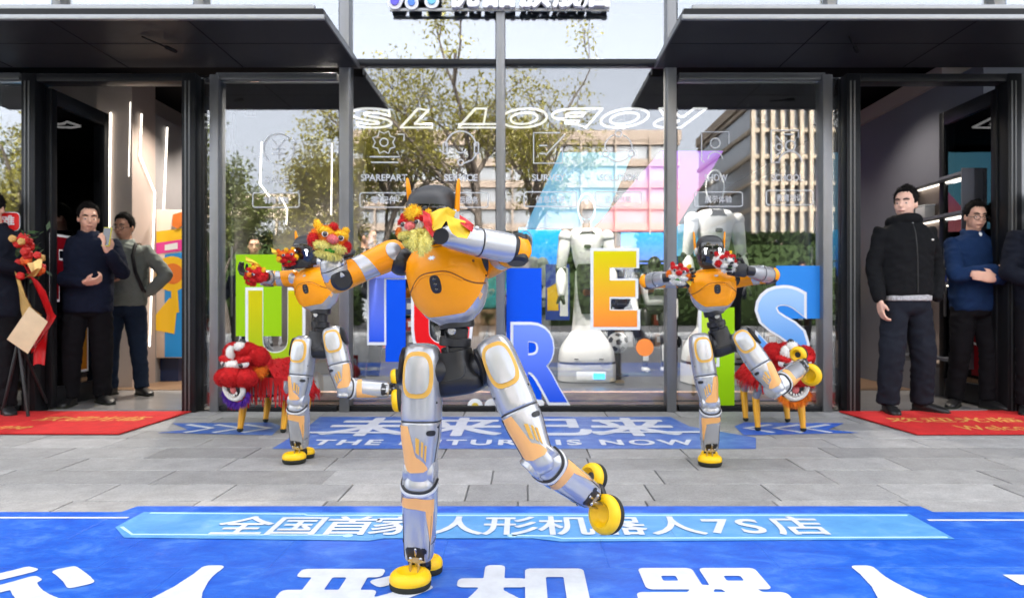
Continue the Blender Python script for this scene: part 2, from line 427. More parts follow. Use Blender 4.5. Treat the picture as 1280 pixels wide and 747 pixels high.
ground = obj('ground', mb, plaza_mat(), kind='structure', base=(0, 0, -.014))
pav = link('pavement', None, None, (0, 0, 0), kind='structure')
def slab_mesh(L, D):
    mb = MB().box((0, 0, -.02), (L - .007, D - .007, .04), None, .0025, 1)
    me = bpy.data.meshes.new('paving_slab'); me.from_pydata(mb.v, [], mb.f); me.materials.append(M_STONE); finish(me); return me
SL = {k: slab_mesh(k, .283) for k in (.275, .549, .824)}
r = random.Random(3); y0 = 3.047 - .283
rows = {1: [-4.1, -3.551, -3.002, -2.453, -1.904, -1.356, -.807, -.258, .017, .566, 1.115, 1.664, 2.213, 2.762, 3.311, 3.86],
        2: [-4.25, -3.426, -2.602, -1.778, -.98, -.156, .668, 1.492, 2.316, 3.14, 3.964]}
k = 0; y = y0
while y < 5.5:
    if k in rows:
        xs = rows[k]; seg = [(a, min((.275, .549, .824), key=lambda q: abs(q - (b - a)))) for a, b in zip(xs, xs[1:])]
    else:
        seg = []; x = -4.3 - r.random() * .5; half = 2.6 if k == 0 else 4.4
        while x < 4.3:
            L = r.choice((.549, .549, .824, .549)); seg.append((x, L)); x += L
    for x, L in seg:
        d = y + .14
        if abs(x + L / 2) > .75 * d + .6: continue
        o = link('paving_slab', SL[L], pav); o.location = (x + L / 2, y + .1415, r.uniform(-.0012, .0012)); 
        if r.random() < .5: o.rotation_euler.z = math.pi
    y += .283; k += 1
YEND = y
mb = MB()      # paving under the films and out to the sides, too covered or far aside to pick slabs apart
mb.span((-9, -6, -.03), (9, y0 - .001, -.0005)); mb.span((-9, y0 - .001, -.03), (-4.95, DF - .08, -.0005)); mb.span((4.95, y0 - .001, -.03), (9, DF - .08, -.0005))
mb.span((-4.95, YEND, -.03), (4.95, DF - .04, -.0005))
o = obj('paving_border', mb, plaza_mat(), kind='structure', base=(0, 0, 0))

def film_mat(name, c0, c1, c2, rough=.42):
    """printed floor film: colour mottled by scuffs and wear"""
    m = pm(name, c0, rough, bump=.12, bscale=40); n = m.node_tree.nodes; l = m.node_tree.links; b = n['Principled BSDF']
    tc = n.new('ShaderNodeTexCoord'); mp = n.new('ShaderNodeMapping'); mp.inputs['Scale'].default_value = (1, 1.5, 1); l.new(tc.outputs['Object'], mp.inputs[0])
    nz = n.new('ShaderNodeTexNoise'); nz.inputs['Scale'].default_value = 7; nz.inputs['Detail'].default_value = 9; nz.inputs['Roughness'].default_value = .72; nz.inputs['Distortion'].default_value = .5
    l.new(mp.outputs[0], nz.inputs['Vector']); cr = n.new('ShaderNodeValToRGB'); e = cr.color_ramp.elements
    e[0].position = .34; e[0].color = c0; e[1].position = .72; e[1].color = c2; k = e.new(.52); k.color = c1
    l.new(nz.outputs[0], cr.inputs[0])
    g = n.new('ShaderNodeNewGeometry'); br = n.new('ShaderNodeTexBrick'); br.inputs['Scale'].default_value = 1; br.inputs['Brick Width'].default_value = .549; br.inputs['Row Height'].default_value = .283; br.inputs['Mortar Size'].default_value = .004; br.inputs['Mortar Smooth'].default_value = .6
    l.new(g.outputs['Position'], br.inputs['Vector'])          # the slab joints telegraph through the film
    bp = n.new('ShaderNodeBump'); bp.invert = True; bp.inputs['Strength'].default_value = .5; bp.inputs['Distance'].default_value = .004; l.new(br.outputs['Fac'], bp.inputs['Height'])
    old = b.inputs['Normal'].links[0].from_node; l.new(bp.outputs[0], old.inputs['Normal'])
    sc = n.new('ShaderNodeTexNoise'); sc.inputs['Scale'].default_value = 3; sc.inputs['Detail'].default_value = 12; sc.inputs['Roughness'].default_value = .8; sc.inputs['Distortion'].default_value = 1.5; l.new(g.outputs['Position'], sc.inputs['Vector'])
    mr = n.new('ShaderNodeMapRange'); mr.inputs[1].default_value = .58; mr.inputs[2].default_value = .78; mr.inputs[3].default_value = 0; mr.inputs[4].default_value = .38; l.new(sc.outputs[0], mr.inputs[0])
    mx = n.new('ShaderNodeMix'); mx.data_type = 'RGBA'; l.new(mr.outputs[0], mx.inputs['Factor']); l.new(cr.outputs[0], mx.inputs['A']); mx.inputs['B'].default_value = (.30, .38, .60, 1); l.new(mx.outputs['Result'], b.inputs['Base Color'])
    return m
M_BLUE = film_mat('blue_film', (.005, .078, .52, 1), (.014, .125, .61, 1), (.085, .24, .68, 1))
M_LBLUE = film_mat('light_blue_film', (.085, .29, .62, 1), (.11, .35, .68, 1), (.20, .43, .72, 1))
M_PALE = pm('pale_print', (.48, .74, .86), .45)
M_FWHITE = pm('floor_white_print', (.66, .69, .74), .45, var=.10, scale=14)
def sheet(mb, pts, z): return mb.add([(p[0], p[1], z) for p in pts], [tuple(range(len(pts)))])
def gp(*pp): return [tuple(G(*p))[:2] for p in pp]

# big film in the foreground
ft = thing('floor_film', 'large glossy blue printed floor film with big white lettering in the foreground', 'floor graphic', (0, 2.1, 0))
mb = MB(); yb, ys = 2.957, 2.875
xa, xb, xc, xd = G(150, 641).x, G(172, 633).x, G(1150, 633).x, G(1168, 641).x
sheet(mb, [(-3.6, 1.0), (3.6, 1.0), (3.6, ys), (xd, ys), (xc, yb), (xb, yb), (xa, ys), (-3.6, ys)], .003)
obj('blue_sheet', mb, M_BLUE, ft)
mb = MB(); sheet(mb, gp((144, 660), (180, 641), (1136, 643), (1194, 675), (700, 678), (665, 674), (480, 674), (462, 677), (155, 673)), .0055)
obj('light_band', mb, M_LBLUE, ft)
mb = MB()
for pts in ([(188, 642.5), (380, 644), (384, 645.5), (1134, 645.5)], [(152, 660), (165, 669.5), (430, 670.5)], [(640, 671), (690, 671.5), (702, 674.5), (1184, 673)]):
    mb.ribbon([V((*q, .006)) for q in gp(*pts)], .012, (0, 0, 1), .0012)
for q in gp((435, 671), (640, 671)): mb.lathe([(.0005, 0), (.018, 0), (.018, .0012), (.0005, .0012)], (q[0], q[1], .006), (0, 0, 1), 14)
obj('pale_line', mb, M_PALE, ft)
for a, b in (((-200, 648), (160, 648)), ((1160, 651), (1500, 651))):
    mb = MB(); mb.ribbon([V((*q, .0045)) for q in gp(a, b)], .017, (0, 0, 1), .001); obj('white_line', mb, M_FWHITE, ft)
def ground_glyph(ch, cx, cyy, w, h, z, bold):
    return MB().text(ch, lambda u, v, q: (cx + (u - .5) * w, cyy + (v - .5) * h, z), bold, em=True)
for ch, px in zip('全国首家人形机器人7S店', (305, 372, 437, 497, 571, 638, 707, 773, 844, 890, 945, 998)):
    cx = (px - CX) * 2.68 / F; wd = .215
    if ch in '7S': cx += .075 if ch == '7' else .035
    obj('lettering', ground_glyph(ch, cx, 2.685, wd, .22, .0085, .019), M_FWHITE, ft)
for ch, cx in zip('硅谷人形机器人7S', (-2.06, -1.52, -1.00, -.49, .02, .55, 1.09, 1.72, 2.1)):
    obj('lettering', ground_glyph(ch, cx, 2.03, .46, .47, .0055, .034), M_FWHITE, ft)

# dark tarmac added beyond the plaza so its reflection in the glass stays dark
obj('added_road', MB().add([(-S, -30, -.010), (S, -30, -.010), (S, -10.5, -.010), (-S, -10.5, -.010)], [(0, 1, 2, 3)]), pm('tarmac', (.05, .05, .052), .85, var=.15, scale=3), kind='structure', base=(0, -20, -.010))
# second film by the shop window
f2 = thing('floor_film', 'blue parallelogram floor film with slanted white lettering lying before the shop window', 'floor graphic', (0, 4.7, 0))
mb = MB(); sheet(mb, gp((340, 561), (385, 533), (400, 521), (838, 521), (862, 533), (945, 547), (945, 561)), .003)
obj('blue_sheet', mb, film_mat('faded_blue_film', (.03, .10, .44, 1), (.06, .16, .50, 1), (.20, .32, .60, 1)), f2)
for ch, px in zip('未来已来', (462, 575, 686, 790)):
    cx = (px - CX) * 4.85 / F
    mb = MB().text(ch, lambda u, v, q: (cx + (u - .5) * .60 , 4.53 + v * .70, .0055), .028, em=True)
    obj('lettering', mb, M_FWHITE, f2)
for a, b in (((385, 541.5), (520, 541.5)), ((740, 541), (880, 541))):
    mb = MB(); mb.ribbon([V((*q, .0075)) for q in gp(a, b)], .05, (0, 0, 1), .001); obj('white_line', mb, M_FWHITE, f2)
wx0, wx1 = G(392, 553).x, G(868, 553).x
obj('lettering', MB().text('THE FUTURE IS NOW', lambda u, v, q: (wx0 + u * (wx1 - wx0), 4.23 + v * .17, .0055), .03, space=1.25), M_FWHITE, f2)
for nm, s, lab in (('l', 1, 'faded blue floor film with white chevrons pointing right under the left lion'), ('r', -1, 'faded blue floor film with white chevrons pointing left under the right lion')):
    X = (lambda px: px) if s == 1 else (lambda px: 1270 - px)
    t = thing('chevron_film', lab, 'floor graphic', G(X(290), 535))
    mb = MB(); sheet(mb, gp(*[(X(p), q) for p, q in ((196, 541), (235, 537), (215, 529), (340, 528), (352, 533), (340, 544))]), .003)
    obj('blue_sheet', mb, M_BLUE if s == -1 else MATS['faded_blue_film'], t)
    for k in range(3):
        x = 235 + 36 * k; mb = MB()
        mb.ribbon([V((*q, .0045)) for q in gp((X(x), 531), (X(x + 30), 535.5), (X(x - 4), 541))], .045, (0, 0, 1), .001); obj('chevron', mb, M_FWHITE, t)

# red carpets
def carpet_mat():
    m = pm('red_carpet', (.62, .012, .012), .85, var=.14, scale=10, bump=.5, bscale=260); return m
M_CARPET = carpet_mat(); M_GOLDP = pm('gold_print', (.75, .36, .09), .6, var=.1)
def carpet(lab, pts, txts):
    a = np.array(pts); t = thing('red_carpet', lab, 'carpet', (a[:, 0].mean(), a[:, 1].mean(), 0))
    mb = MB(); mb.prism([(p[0], p[1], .0065) for p in pts], (0, 0, 1), .007); obj('carpet_sheet', mb, M_CARPET, t)
    for s, x0, x1, y0, y1, b in txts:
        obj('lettering', MB().text(s, lambda u, v, q: (x0 + u * (x1 - x0), y0 + v * (y1 - y0), .0145), b, shear=.2), M_GOLDP, t)
carpet('red carpet with gold lettering before the left door', [(-4.8, 4.58), (G(151, 543).x, 4.57), (-2.61, 5.52), (-4.8, 5.52)],
       [('欢迎光临', -3.55, -2.75, 5.05, 5.25, .012), ('Welcome', -4.05, -3.35, 4.72, 4.88, .006)])
carpet('red carpet with gold lettering before the right door', [(G(1145, 544).x, 4.55), (4.8, 4.57), (4.8, 5.58), (2.47, 5.52)],
       [('欢迎光临', 2.62, 3.6, 5.0, 5.2, .012), ('Welcome', 2.95, 3.6, 4.68, 4.86, .006)])

# ------------------------------------------------------------------ the shop building
bld = thing('shop_building', 'modern glass shop front with grey mullions under a dark canopy either side', 'building', (0, DF, 0))
ZT = 6.2
def xw(px, dd=0): return (px - CX) * (DF + dd) / F
def mullion(px, w, z0, z1, m=None, yf=-.07, yb=.08, name='mullion'):
    c = xw(px, yf); hw = w / 2 * (DF + yf) / F
    mb = MB().span((c - hw, DF + yf, z0), (c + hw, DF + yb, z1), .006); return obj(name, mb, m or M_ALU, bld)
for px, w in ((430, 12.5), (625.5, 11), (840, 12)): mullion(px, w, 0, ZT)
for px, w in ((267, 11), (1035, 12), (35, 10), (1278, 11)): mullion(px, w, 0, 2.66)
for px, w in ((70, 10), (248, 12), (1040, 12), (1250, 14)): mullion(px, w, 2.80, ZT)
for px in (46, 243, 1060, 1258):                       # dark door posts with pale grooves
    c = xw(px); hw = 8.5 * DF / F; mb = MB().span((c - hw, DF - .1, 0), (c + hw, DF + .06, 2.66), .004)
    p = obj('door_post', mb, M_DARK, bld)
    for k in (-.45, .1): obj('groove', MB().span((c + hw * k - .006, DF - .103, 0), (c + hw * k + .006, DF - .098, 2.6)), M_GROOVE, p)
# infill between posts and mullions
for a, b in ((251.5, 261.5), (1041, 1051.5), (1266.5, 1272.5)):
    mb = MB().span((xw(a), DF + .005, .02), (xw(b), DF + .02, 2.66)); obj('glass_pane', mb, M_GLASS, bld)
def hbar(a, b, z0, z1, m=None, yf=-.05, yb=.06, name='transom'):
    return obj(name, MB().span((xw(a), DF + yf, z0), (xw(b), DF + yb, z1), .004), m or M_ALU, bld)
hbar(436.5, 619.5, 2.745, 2.79, M_DARK); hbar(631.5, 833.5, 2.745, 2.79, M_DARK)
for a, b in ((273, 423), (847, 1028.5), (-300, 29.5), (1284, 1560)): hbar(a, b, 2.625, 2.68, M_GROOVE)
for a, b in ((55, 234), (1069, 1249)): hbar(a, b, 2.60, 2.66, M_DARK, -.09, .05, 'door_head')
for a, b in ((273, 423), (437, 619.5), (631.5, 833.5), (847, 1028.5), (-300, 29.5), (1284, 1560)): hbar(a, b, .0, .045, M_DARK, -.05, .05, 'sill_rail')
def pane(a, b, z0, z1, m=None):
    c = obj('glass_pane', MB().span((xw(a), DF - .004, z0), (xw(b), DF + .008, z1)), m or M_GLASS, bld); return c
for a, b in ((273.3, 423.3), (847, 1028.5), (-300, 29.5), (1284, 1560)): pane(a, b, .046, 2.624); pane(a, b, 2.81, ZT, M_UGLASS)
for a, b in ((437, 619.3), (631.8, 833.3)): pane(a, b, .046, 2.744); pane(a, b, 2.791, ZT, M_UGLASS)
for a, b in ((75.5, 241.5), (254.5, 273), (29.8, 64.5), (1028.8, 1033.5), (1046.5, 1242.5), (1257.5, 1283.5)): pane(a, b, 2.81, ZT, M_UGLASS)
# upper storeys and side walls (out of frame; they shade the plaza)
mb = MB().span((-26, DF - .1, ZT), (26, DF + 12, 11.2)); obj('upper_wall', mb, pm('upper_cladding', (.42, .42, .43), .5, var=.05, scale=1), bld)
for k in range(2):
    mb = MB().span((-25.5, DF - .13, 7.1 + 2.3 * k), (25.5, DF - .101, 8.3 + 2.3 * k)); obj('window_band', mb, pm('upper_glass', (.05, .07, .09), .05, 0, spec=.8), bld)
for s in (-1, 1):
    mb = MB().span((s * 5.8, DF, 0), (s * 26, DF + 8, ZT - .002)); obj('side_wall', mb, MATS['upper_cladding'], bld)
obj('floor_slab', MB().span((-5.79, DF + .1, 3.3), (5.79, DF + 8, 3.62)), pm('slab_edge', (.30, .30, .31), .6), bld)
obj('upper_back_wall', MB().span((-5.79, DF + 4, 3.62), (5.79, DF + 4.1, ZT - .01)), pm('upper_room', (.75, .75, .74), .7), bld)

# canopies
def canopy(x0, x1, lab, inner):
    t = thing('canopy', lab, 'canopy', ((x0 + x1) / 2, DF - .6, 2.7)); yf = 4.55
    obj('soffit', MB().span((x0, yf + .03, 2.70), (x1, DF - .11, 2.715)), M_SOFFIT, t)
    obj('deck', MB().span((x0 + .02, yf + .05, 2.7155), (x1 - .02, DF - .11, 2.78)), M_DARK, t)
    f = obj('fascia', MB().span((x0, yf, 2.692), (x1, yf + .0295, 2.722), .003), M_RIM, t)
    obj('upper_rim', MB().span((x0 + (.08 if inner > 0 else 0), yf + .06, 2.776), (x1 - (.08 if inner < 0 else 0), yf + .10, 2.812), .004), M_RIM, t)
    xe = x0 if inner > 0 else x1
    obj('side_rim', MB().span((xe - .006, yf + .03, 2.695), (xe + .006, DF - .11, 2.735)), M_GROOVE, t)
    for k in range(1, 4):       # joints between the soffit sheets
        x = x0 + (x1 - x0) * k / 4; obj('joint', MB().span((x - .004, yf + .05, 2.6985), (x + .004, DF - .12, 2.6999)), M_CEIL, t)
    obj('joint', MB().span((x0 + .02, yf + .45, 2.6985), (x1 - .02, yf + .456, 2.6999)), M_CEIL, t)
    # line of a spotlight arm hanging under the sheet
    cx = -2.55 if inner < 0 else 2.32
    a = thing('hook', 'small dark bracket under the %s canopy' % ('left' if inner < 0 else 'right'), 'bracket', (cx, 4.95, 2.66))
    obj('arm', MB().tube([(cx - .08, 4.85, 2.69), (cx + .02, 4.98, 2.665)], .006, 6), M_CEIL, a); obj('head', MB().tube([(cx + .02, 4.98, 2.665), (cx + .06, 5.03, 2.655)], .014, 8), M_CEIL, a)
canopy(-4.9, (405 - CX) * 4.55 / F, 'dark metal canopy with a pale rim over the left door', -1)
canopy((853 - CX) * 4.55 / F, 4.9, 'dark metal canopy with a pale rim over the right door', 1)

# doors: glazed leaves swung inwards
def leaf(x, lab):
    y0, y1 = DF + .02, DF + .80; mb = MB(); th = .028
    for a, b in ((y0, y0 + .07), (y1 - .07, y1)): mb.span((x - th, a, .02), (x + th, b, 2.58), .004)
    mb.span((x - th, y0 + .07, 2.46), (x + th, y1 - .07, 2.58), .004); mb.span((x - th, y0 + .07, .02), (x + th, y1 - .07, .18), .004)
    d = obj('door', mb, M_DARK, bld); obj('glass_pane', MB().span((x - .006, y0 + .072, .182), (x + .006, y1 - .072, 2.458)), M_DGLASS, d)
    obj('edge_strip', MB().span((x - .01, y1 + .001, .1), (x + .01, y1 + .006, 2.5)), M_GROOVE, d)
    h = MB(); sgn = 1 if x < 0 else -1
    for s in (-1, 1): h.tube([(x + s * .05, y1 - .13, .75), (x + s * .05, y1 - .13, 1.35)], .012, 8)
    obj('handle', h, M_ALU, d); return d
XL, XR = xw(58), xw(1252)
for x in (XL, xw(238), xw(1066), XR): leaf(x, '')

# ------------------------------------------------------------------ inside the shop
def setting(name, mb, m, **k): return obj(name, mb, m, kind='structure', **k)
setting('floor', MB().span((-5.79, DF + .06, -.03), (5.79, 13.6, .002)), M_IFLOOR)
setting('wooden_floor', MB().span((-5.7, 6.95, .0025), (5.7, 13.5, .008)), M_WOODF)
setting('ceiling', MB().span((-5.79, DF + .101, 3.2), (5.79, 13.6, 3.299)), M_CEIL)
setting('back_wall', MB().span((-5.79, 13.6, 0), (5.79, 13.7, 3.6)), pm('dark_back_wall', (.05, .05, .055), .6, spec=.1))
# left: taupe column, receding wall with light strips, pale bulkhead
XW = -3.98
setting('column', MB().span((-4.34, 7.15, 0), (XW, 7.6, 3.19)), M_TAUPE)
setting('left_wall', MB().span((-5.78, 7.601, 0), (XW, 13.59, 2.9)), M_WALLD)
setting('bulkhead', MB().span((-5.78, 7.601, 2.901), (XW - .25, 13.59, 3.198)), M_TAUPE)
setting('left_end_wall', MB().span((-5.78, 5.9, 0), (-5.3, 7.14, 3.19)), M_WALLD)
setting('plinth', MB().span((XW + .001, 7.7, .009), (XW + .2, 9.0, .42)), M_PLINTH)
def strip(path, lab, w=.028):
    w *= .62
    mb = MB()
    for a, b in zip(path, path[1:]): mb.tube([a, b], w / 2, 6)
    return obj('light_strip', mb, M_LED, None, lab, 'light strip', 'light strips on the walls inside')
def onwall(px, py): d = F * (-XW - .02) / (CX - px); return V((XW + .02, d, H - (py - CY) * d / F))
strip([onwall(177, 143), onwall(175, 195), onwall(193.5, 240), onwall(191, 310), onwall(187, 432)], 'bright angled light strip on the left wall nearest the column')
strip([onwall(209, 160), onwall(204, 275)], 'straight upright light strip on the left wall beside the angled one', .03)
strip([onwall(251, 180), onwall(249, 236)], 'short light strip on the left wall seen past the door post', .035)
xs = (134 - CX) * 7.12 / F; strip([(xs + .03, 7.13, 2.78), (xs - .02, 7.13, .02)], 'tall light strip on the taupe column behind the man in navy', .036)
strip([P(163, 128, 7.1), P(161, 220, 7.1)], 'thin light strip at the edge of the taupe column', .014)
strip([P(327, 178, 9.2), P(325, 230, 9.2), P(337, 246, 9.2)], 'bent light strip seen through the left window', .03)
strip([P(352, 248, 9.2), P(359, 262, 9.2), P(358, 280, 9.2)], 'short bent light strip low behind the left window', .03)
strip([P(415, 180, 9.2), P(414, 268, 9.2)], 'straight light strip seen beside the left window mullion', .03)
setting('partition', MB().span((-3.6, 10.1, 0), (-2.3, 10.2, 3.19)), M_WALLD)
# right: dark wall, band, shelves
XV = 3.85
setting('right_wall', MB().span((XV, 5.9, 0), (5.78, 13.59, 2.88)), M_PURP)
setting('wall_band', MB().span((XV - .05, 6.4, 2.881), (5.78, 13.59, 3.03)), M_TAUPE)
def onrw(px, py): d = F * XV / (px - CX); return V((XV, d, H - (py - CY) * d / F))
sh = thing('wall_shelf', 'lit beige wall shelves behind the two men at the right door', 'shelf', (XV - .13, 6.75, .3))
obj('back_panel', MB().span((XV - .02, 5.96, .3), (XV - .002, 6.85, 2.0)), M_TAUPE, sh)
for z in (.35, 1.02, 1.62, 1.95):
    s = obj('shelf_board', MB().span((XV - .15, 5.96, z), (XV - .021, 6.85, z + .025)), M_PURP, sh)
    obj('light_strip', MB().span((XV - .05, 6.0, z - .010), (XV - .03, 6.8, z - .001)), M_LED, s)
for y in (5.949, 6.851): obj('side_panel', MB().span((XV - .15, y, .3), (XV - .002, y + .01, 2.0)), M_PURP, sh)
for k, (y, z, c, q) in enumerate(((6.1, 1.045, (.7, .7, .7), 'white'), (6.6, 1.645, (.5, .5, .52), 'grey'), (6.35, 1.045, (.06, .1, .5), 'blue'))):
    t = thing('display_box', '%s display box on the lit shelf behind the right door' % q, 'box', (XV - .09, y, z))
    obj('body', MB().box((XV - .09, y, z + .06), (.10, .16, .11), None, .008), pm('box_' + q, c, .4), t); obj('lid', MB().box((XV - .09, y, z + .122), (.105, .165, .012), None, .003), M_WHITE, t)

# platform with pale wooden skirting behind the glass
xp0, xp1 = xw(262), xw(1040)
setting('display_platform', MB().span((xp0, DF + .14, .005), (xp1, 8.6, .138)), M_PLAT)
for z0, z1 in ((.015, .056), (.070, .139)):
    t = obj('skirting_board', MB().span((xp0, DF + .10, z0), (xp1, DF + .139, z1), .006), M_WOOD, kind='structure')
# ceiling lights
k = 0
for x, y in ((-3.3, 7.3), (-3.35, 8.6), (-1.6, 5.98), (-1.2, 8.6), (.62, 5.98), (1.2, 8.8), (3.1, 6.7), (3.0, 8.9), (-2.2, 9.4)):
    where = {(-3.3, 7.3): 'just inside the left door', (-3.35, 8.6): 'deepest above the left light strips', (-1.6, 5.98): 'over the lime letter U', (-1.2, 8.6): 'deep behind the headset decal', (.62, 5.98): 'over the letter E', (1.2, 8.8): 'deep behind the linked circle decal', (3.1, 6.7): 'just inside the right door', (3.0, 8.9): 'deep behind the right door', (-2.2, 9.4): 'between the two other left lights'}[(x, y)]
    t = thing('downlight', 'small round lit ceiling downlight ' + where, 'ceiling light', (x, y, 3.2), 'downlights in the black ceiling')
    obj('housing', MB().lathe([(.04, 0), (.06, 0), (.06, -.05), (.05, -.06), (.045, -.055)], (x, y, 3.199), (0, 0, 1), 16), M_DARK, t)
    obj('lens', MB().lathe([(.0005, -.05), (.04, -.05), (.04, -.052), (.0005, -.052)], (x, y, 3.199), (0, 0, 1), 12), M_SPOT, t)
    L = bpy.data.lights.new('downlight', 'SPOT'); L.energy = 60 if -2 < x < 2 and y < 7 else 34 if x < -3 else 7 if y > 8 else 14; L.spot_size = math.radians(120); L.spot_blend = .6; L.color = (1, .90, .78); L.shadow_soft_size = .04
    lo = bpy.data.objects.new('downlight_lamp', L); COL.objects.link(lo); lo.location = (0, 0, -.07); lo.parent = t
# big screens at the back
def screen(lab, pts, d, m, th=.06):
    w = [P(px, py, d) for px, py in pts]; t = thing('led_screen', lab, 'screen', (w[0] + w[2]) / 2)
    obj('casing', MB().prism([p + V((0, .012, 0)) for p in w], (0, 1, 0), th), M_DARK, t); obj('display', MB().prism([p.lerp((w[0] + w[2]) / 2, .012) for p in w], (0, 1, 0), .0115), m, t); return t
screen('large slanted cyan screen hanging in the middle of the shop', [(700, 190), (792, 190), (752, 286), (655, 286)], 10.5, grad_mat('cyan_screen', C(100, 185, 238), C(135, 215, 228), -1.2, 1.2, 'X', .085))
screen('slanted violet and pink screen hanging right of the cyan one', [(826, 188), (905, 188), (842, 290), (738, 290)], 10.2, grad_mat('violet_screen', C(250, 140, 150), C(190, 125, 250), -.3, .6, 'Z', .085))
screen('wide blue screen low behind the display robot', [(648, 284), (702, 284), (702, 345), (648, 345)], 10.8, grad_mat('blue_screen', C(30, 60, 190), C(40, 190, 250), -.45, .4, 'Z', .2))
screen('blue and white screen low beside the right mullion', [(776, 284), (836, 284), (836, 330), (776, 330)], 10.7, grad_mat('blue_screen_2', C(110, 130, 230), C(50, 190, 250), -.3, .3, 'Z', .2))
screen('light blue screen behind the right window', [(846, 280), (878, 280), (878, 320), (846, 320)], 10.7, MATS['cyan_screen'])
screen('cyan light panel seen behind the left door post', [(244, 236), (262, 236), (262, 300), (244, 300)], 9.6, grad_mat('cyan_panel', C(30, 110, 230), C(60, 200, 240), -.3, .3, 'Z', .3))
screen('blue glowing panel behind the right door post', [(1043, 186), (1056, 186), (1056, 212), (1043, 212)], 8.6, MATS['blue_screen'])
o = screen('long glowing cyan panel added in place of the left door leaf reflection', [(46, 228), (116, 240), (116, 262), (46, 252)], 7.3, grad_mat('cyan_reflection_bar', C(30, 150, 225), C(60, 200, 240), -.6, .6, 'X', .55));  # glowing panel added in place of a reflection in the door glass
# neon lettering lying under the ceiling
nx0, nx1 = (438 - CX) * 8.4 / F, (872 - CX) * 8.4 / F
neon = thing('neon_sign', 'white outlined lettering glowing flat under the shop ceiling', 'neon sign', (0, 8.4, 3.1))
cuts = []; S_ = 'ROBOT 7S'; pos = [0, .135, .27, .405, .54, .78, .88]
zc = 3.08
def neon_letter(ch, u0, u1):
    """outline tubes of one letter: the inner and outer edge of its bold glyph"""
    vs, fs = text_mesh(ch, .03, 1, .15); x0 = min(v[0] for v in vs); x1 = max(v[0] for v in vs); y0 = min(v[1] for v in vs); y1 = max(v[1] for v in vs)
    ec = {}
    for f in fs:
        for a, b in zip(f, f[1:] + f[:1]): ec[(a, b)] = 1
    nx = {a: b for a, b in ec if (b, a) not in ec}; seen = set(); mb = MB()
    for st in list(nx):
        if st in seen: continue
        loop = []; c = st
        while c in nx and c not in seen: seen.add(c); loop.append(c); c = nx[c]
        pts = [V((nx1 - (u0 + (vs[i][0] - x0) / (x1 - x0) * (u1 - u0)) * (nx1 - nx0), 8.0 + (vs[i][1] - y0) / (y1 - y0) * .86, zc)) for i in loop]
        mb.ribbon(pts, .022, (0, 0, -1), .02, closed=True)
    return mb
for ch, u0, u1 in (('R', .0, .13), ('O', .145, .275), ('B', .285, .42), ('O', .435, .565), ('T', .575, .70), ('7', .765, .875), ('S', .875, 1.0)):
    obj('letter', neon_letter(ch, u0, u1), M_LEDW, neon)
# ------------------------------------------------------------------ printed letters, icons and signs on the glass
YG = DF - .0055
def gpt(px, py): return P(px, py, YG)
def flat_text(ch, box, th0, th, bold, **k):
    x0, y0, x1, y1 = box
    return MB().text(ch, lambda u, v, q: gpt(x0 + u * (x1 - x0), y1 + v * (y0 - y1)) + V((0, -th0 - q, 0)), bold, th=th, **k)
def rect(mb, box, th0, th):
    x0, y0, x1, y1 = box; a = gpt(x0, y1); b = gpt(x1, y0); return mb.span((a.x, a.y - th0 - th, a.z), (b.x, a.y - th0, b.z))
M_OUT = pm('letter_outline', (.80, .83, .86), .45)
def letter(lab, ch, box, face, panel=None, pmat=None, bold=.042, ow=3.8):
    x0, y0, x1, y1 = box; t = thing('letter_sticker', lab, 'letter', gpt((x0 + x1) / 2, y1), None)
    if panel: obj('panel', rect(MB(), panel, 0, .003), pmat, t)
    if ch == 'DOT':
        c = gpt((x0 + x1) / 2, (y0 + y1) / 2); obj('disc', MB().lathe([(.0005, 0), ((x1 - x0) / 2 * DF / F, 0), ((x1 - x0) / 2 * DF / F, .004), (.0005, .004)], c, (0, -1, 0), 32), face, t); return t
    obj('outline', flat_text(ch, box, .0032, .003, bold + .012), M_OUT, t)
    obj('face', flat_text(ch, (x0 + ow, y0 + ow, x1 - ow, y1 - ow), .0064, .003, bold - .004), face, t); return t
LIME = pm('lime_print', C(152, 205, 14), .45); BLUEP = pm('blue_print', C(0, 82, 225), .45); SKYB = pm('sky_blue_print', C(48, 138, 228), .45)
letter('olive green letter U on a lime panel behind the left lion', 'U', (307, 359, 382, 466), grad_mat('olive_print', C(140, 192, 30), C(205, 198, 5), 0, .55), (295, 318, 352, 420), LIME)
letter('periwinkle blue letter T with a blue panel left of the front robot', 'T', (432, 322, 510, 431), grad_mat('periwinkle_print', C(30, 85, 225), C(140, 155, 240), 0, .65), (482, 348, 507, 452), BLUEP)
letter('red letter U half hidden behind the front robot', 'U', (514, 345, 591, 455), pm('red_print', C(232, 22, 30), .45))
letter('blue letter R low on the glass with a tall blue panel behind', 'R', (638, 402, 713, 506), grad_mat('blue_grad_print', C(20, 80, 225), C(120, 150, 245), 0, .6), (633, 335, 677, 506), BLUEP)
letter('yellow to orange letter E beside the white display robot', 'E', (738, 310, 800, 412), grad_mat('sunset_print', C(255, 140, 60), C(222, 208, 0), 0, .6))
letter('round orange dot right below the letter E', 'DOT', (795, 423, 817, 445), pm('orange_print', C(255, 148, 72), .45))
letter('lime letter I with a tall lime panel behind the right robot', 'I', (873, 352, 899, 458), pm('pale_lime_print', C(190, 225, 60), .45), (878, 384, 918, 507), LIME)
letter('light blue letter S with a blue panel above the right lion', 'S', (943, 356, 1012, 462), grad_mat('light_blue_print', C(60, 145, 230), C(165, 205, 245), .1, .6), (970, 332, 1028, 398), SKYB)
